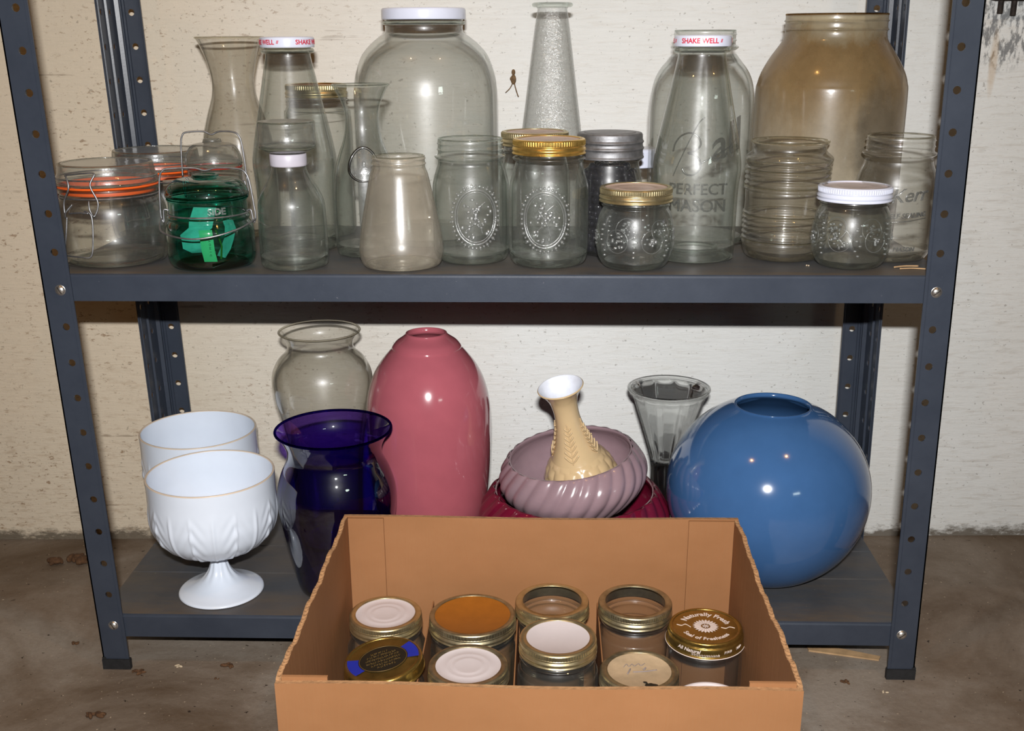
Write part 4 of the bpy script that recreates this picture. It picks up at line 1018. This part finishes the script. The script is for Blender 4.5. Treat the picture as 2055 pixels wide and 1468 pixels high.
# lid printed with a dark oval and blue bars
t = thing('mason_jar', 'boxed jar with tilted gold lid printed with a dark oval and blue bars', 'jar', (-.1035, -.1830, B0), 'jars packed in the cardboard box')
mb = MB(); mb.lathe([(30, .6), (34, 4), (37, 20), (37, 90), (34, 104), (33, 108), (32.6, 122)], 0, 84); base_lens(mb, 30, 1, 6); mb.build('glass_body', [M['clear_green'], M['thick']], t)
TL = Matrix.Translation((-.001, 0, .124)) @ Euler((math.radians(3), math.radians(-5), 0)).to_matrix().to_4x4()
c = MB(); c.lathe([(37.4, -10), (37.8, -8.8), (36.9, -7.6), (36.8, -4), (36.6, 0), (35.8, 1.6), (34.4, 2.4), (32.6, 2.2), (31.6, 1.6), (0, 1.6)], 0, 120, sub=3, rfun=lambda r, z, a: r + (.18 * cos(90 * a) if -7 < z < 0 and r > 36 else 0))
ts = lambda u, v_, e: (u, v_, .0017 + e)
def rotp(ang): return lambda x, y, e: ts(x * cos(ang) - y * sin(ang), x * sin(ang) + y * cos(ang), e)
ra = rotp(.45)
# blue bars at each end of the oval
for sg in (-1, 1):
    v = []
    for i in range(9):
        a = (-.42 + .84 * i / 8) + (0 if sg > 0 else PI)
        v += [ra(.0215 * cos(a), .0215 * sin(a) * 1.05, .0001), ra(.0345 * cos(a), .0345 * sin(a), .0001 + .0006)]
    c.add(v, [(2 * i, 2 * i + 1, 2 * i + 3, 2 * i + 2) for i in range(8)], 1, False)
v = [ra(0, 0, .00022)] + [ra(.0232 * cos(2 * PI * i / 48), .0205 * sin(2 * PI * i / 48), .00022) for i in range(48)]
c.add(v, [(0, 1 + i, 1 + (i + 1) % 48) for i in range(48)], 2, False)
c.tube([ra(.0222 * cos(2 * PI * i / 48), .0195 * sin(2 * PI * i / 48), .0002) for i in range(48)], .0003, 3, 5, True, 1)
def arc_text(mb, s, size, R, a0, mat, flip=False, place=ts, lift=.0003, wide=.0):
    def pl(x, y, e):
        if flip: a = a0 + x / R; rr = R - y; return place(rr * cos(a), rr * sin(a), lift + e)
        a = a0 - x / R; rr = R + y; return place(rr * cos(a), rr * sin(a), lift + e)
    mb.text(s, size, pl, mat, .00005, wide=wide)
rq = random.Random(8)
for i, (yy, hw) in enumerate(((.0112, .008), (.0068, .0135), (.0024, .0160), (-.0022, .0165), (-.0068, .0135), (-.0112, .009))):
    x = -hw
    while x < hw:
        L = rq.uniform(.0007, .0018); h = rq.uniform(.0010, .0017)
        c.tube([ra(x, yy - h, .00032), ra(x + L * rq.uniform(-.2, .6), yy + h, .00032), ra(x + L, yy - h * rq.uniform(-.6, 1), .00032)], .00022, 3, 4, False, 1); x += L + rq.uniform(.0003, .0014)
c.build('gold_lid', [M['dark_gold'], M['blue_ink'], M['black_ink'], M['gold_ink']], t, label='gold lid with dark oval print and two blue bars').matrix_local = TL

# lettered gold lid
t = thing('glass_jar', 'boxed brown-tinted jar with gold lid lettered Naturally Fresh around a daisy', 'jar', (.2000, -.1240, B0), 'jars packed in the cardboard box')
mb = MB(); mb.lathe([(30, .6), (35, 4), (36.5, 20), (36.5, 92), (34, 108), (32, 114), (32, 124)], 0, 84); base_lens(mb, 30, 1, 6); mb.build('glass_body', [M['clear_warm'], M['thick_warm']], t)
c = MB(); zt = 130.5
c.lathe([(37.6, zt - 15.2), (38.0, zt - 14.2), (36.6, zt - 13), (36.4, zt - 6), (35.2, zt - 4.8), (35.2, zt - 1.6), (34.6, zt - .4), (33.4, zt), (31.5, zt - .3), (30.5, zt - .8), (0, zt - .8)], 0, 144, sub=3, rfun=lambda r, z, a: r + (.2 * cos(110 * a) if zt - 4.6 < z < zt - 1.8 else 0))
c.torus(37.9, .5, zt - 14.8, 1, 96, 8)
top = lambda x, y, e: (x, y, (zt - .8) / 1000 + e)
arc_text(c, 'Naturally Fresh', .0088, .0225, PI / 2 - .14, 1, False, top, .0001, .00022)
arc_text(c, 'Seal of Freshness', .0070, .0235, -PI / 2 - .08, 1, True, top, .0001, .00014)
for i in range(22):
    a = 2 * PI * i / 22; d = Vector((cos(a), sin(a))); e_ = Vector((-sin(a), cos(a)))
    pts_ = [d * .0045 + e_ * .0006, d * .0100 + e_ * .0013, d * .0128, d * .0100 - e_ * .0013, d * .0045 - e_ * .0006]
    c.add([top(p.x, p.y, .00015) for p in pts_], [(0, 1, 2, 3, 4)], 1, False)
for i in range(7):
    a = 2 * PI * i / 7; c.add([top(0, 0, .0002), top(.0028 * cos(a - .3), .0028 * sin(a - .3), .0002), top(.0036 * cos(a), .0036 * sin(a), .0002), top(.0028 * cos(a + .3), .0028 * sin(a + .3), .0002)], [(0, 1, 2, 3)], 1, False)
for sg in (-1, 1):
    c.tube([top(sg * .0145, -.002, .0001), top(sg * .019, -.0035 * sg, .0001), top(sg * .023, -.001 * sg, .0001), top(sg * .0275, -.003 * sg, .0001)], .00035, 1, 5)
c.text('All Natural', .0052, on_cyl(.0366, -.58, (zt - 8.2) / 1000, .0003), 1, .00005, shear=.3, wide=.0001)
rq = random.Random(5); po = on_cyl(.0366, -.10, (zt - 11.6) / 1000, .0002)
x = -.014
while x < .012:
    L = rq.uniform(.0010, .0020); c.tube([po(x, -.0012, .0001), po(x + L * .3, .0014, .0001), po(x + L * .6, -.0011, .0001), po(x + L, .0008, .0001)], .0003, 1, 4, False, 1); x += L + .0006
po = on_cyl(.0366, .46, (zt - 9.4) / 1000, .0002)
for x in (-.003, 0, .003, .012, .0145, .017): c.tube([po(x, -.0014, .0001), po(x + .0006, .0016, .0001), po(x + .0014, -.0010, .0001), po(x + .002, .0014, .0001)], .0003, 1, 4, False, 1)
c.build('gold_lid', [M['dark_gold'], M['white_ink']], t, label='gold lid with white lettering and daisy')
boxed_mason(.1880, -.2480, 127, 'boxed jar whose white lid just shows above the front panel of the box', bandm='white_lid', lidm='white_lid', bandR=33, openr=28, rings=())

# ------------------------------------------------------------------ small bits
def crumb(x, y, z, r, mat, label, cat, seed, flat=.35, n=7, name='debris_crumb', spread=1.0, group='crumbs and litter on the floor'):
    rnd = random.Random(seed); mb = MB()
    for i in range(n):
        q = Matrix.Rotation(rnd.uniform(0, PI), 3, 'Z')
        rz = r * flat * rnd.uniform(.5, 1)
        mb.ball((rnd.uniform(-1, 1) * r * spread, rnd.uniform(-1, 1) * r * .5, rz * .9), r * rnd.uniform(.35, .8), r * rnd.uniform(.15, .4), rz, nu=9, nv=6, rot=q)
    return tag(mb.build(name, mat, None, (x, y, z)), label, cat, group)
crumb(-.4240, -.0900, 0, .0085, M['debris'], 'dark leaf crumb on the floor at the lower left', 'debris', 1)
crumb(-.6000, .2600, 0, .0150, M['debris'], 'loose brown clump on the floor near the wall at the far left', 'debris', 2, spread=1.4, n=12)
crumb(-.3125, .0080, 0, .0070, M['debris'], 'thin brown twig bit on the floor below the front compote', 'debris', 3, n=4, spread=1.3)
crumb(-.3690, .0050, 0, .0045, M['pale_crumb'], 'white chip on the floor right of the left front foot', 'debris', 4, n=3)
crumb(-.4110, -.0100, 0, .0060, M['debris'], 'brown crumb against the left front rubber foot', 'debris', 5)
crumb(-.5080, .0500, 0, .0050, M['debris'], 'brown crumb on the floor left of the left front post', 'debris', 6)
crumb(-.3180, -.0180, 0, .0030, M['debris'], 'tiny dark grain on the floor left of the box', 'debris', 7, n=3)
crumb(.4140, -.0280, 0, .0040, M['pale_crumb'], 'small stone on the floor in front of the right foot', 'debris', 8, n=3)
crumb(.3750, -.0100, 0, .0055, M['debris'], 'dark crumb on the floor between box and right foot', 'debris', 9)
mb = MB(); mb.add([(0, 0, .0002), (.075, -.0185, .0002), (.079, -.011, .0002), (.03, .007, .0002), (0, .008, .0002), (0, 0, .0022), (.075, -.0185, .0018), (.079, -.011, .0020), (.03, .007, .0026), (0, .008, .0022)],
    [(5, 6, 7, 8, 9), (0, 1, 6, 5), (1, 2, 7, 6), (2, 3, 8, 7), (3, 4, 9, 8), (4, 0, 5, 9)], 0, False)
tag(mb.build('wood_sliver', M['wood'], None, (.3490, .0540, 0)), 'flat pale wood sliver on the floor under the right end of the lower shelf', 'wood')
crumb(.3085, .0480, S1, .0030, M['pale_crumb'], 'pale seed husk on the upper shelf left of the white-lidded jar', 'debris', 11, n=2, name='seed_husk', group='bits on the upper shelf')
mb = MB(); mb.tube([(0, 0, .0012), (.012, .004, .0016), (.026, .006, .0012)], .0009, 0, 6); mb.tube([(.004, -.006, .001), (.018, -.004, .001), (.032, -.008, .001)], .0007, 0, 6)
tag(mb.build('straw_bit', M['wood'], None, (.3940, .0380, S1)), 'bits of straw on the upper shelf below the far right jar', 'debris', 'bits on the upper shelf')
# husk of an insect on the wall
mb = MB(); mb.ball((0, -.0022, 0), .0034, .0022, .0060); mb.ball((-.0022, -.0022, .0008), .0022, .0016, .0028); mb.ball((0, -.0018, .0085), .0024, .0016, .0036)
mb.tube([(-.001, -.002, -.004), (-.004, -.002, -.010), (-.010, -.001, -.016)], .0006, 0, 6); mb.tube([(.001, -.002, -.004), (.003, -.002, -.012), (.006, -.001, -.021)], .0007, 0, 6); mb.tube([(-.002, -.002, -.006), (-.006, -.001, -.013)], .0004, 0, 6)
tag(mb.build('insect_husk', M['bug'], None, (.0022, wy(0) - .0002, .6235)), 'dried brown insect husk stuck to the wall between gallon jar and cone bottle', 'insect')
# iron bolts at the upper right
for i, (x, z0, lab) in enumerate(((.5895, .6975, 'left of two dark iron bolts hanging at the top right of the wall'), (.6055, .6950, 'right of two dark iron bolts hanging at the top right of the wall'))):
    mb = MB(); mb.lathe([(0, 0), (3.0, 0), (3.4, 1), (3.4, 60)], 0, 20, sub=1)
    mb.lathe([(3.4, 26), (6.4, 26), (6.4, 32), (3.4, 32)], 0, 6, sub=1)
    mb.add([(p[0] * .8 + 0, p[1] * 1 + .0, p[2]) for p in []], [])
    tag(mb.build('iron_bolt', M['dark_iron'], None, (x, wy(x) - .0068, z0)), lab, 'bolt', 'iron bolts on the wall')
mb = MB(); mb.box(-.045, .03, -.016, .002, 0, .03); tag(mb.build('iron_bracket', M['dark_iron'], None, (.6250, wy(.62) - .001, .7125)), 'rusty iron bracket at the top right corner of the wall', 'bracket')
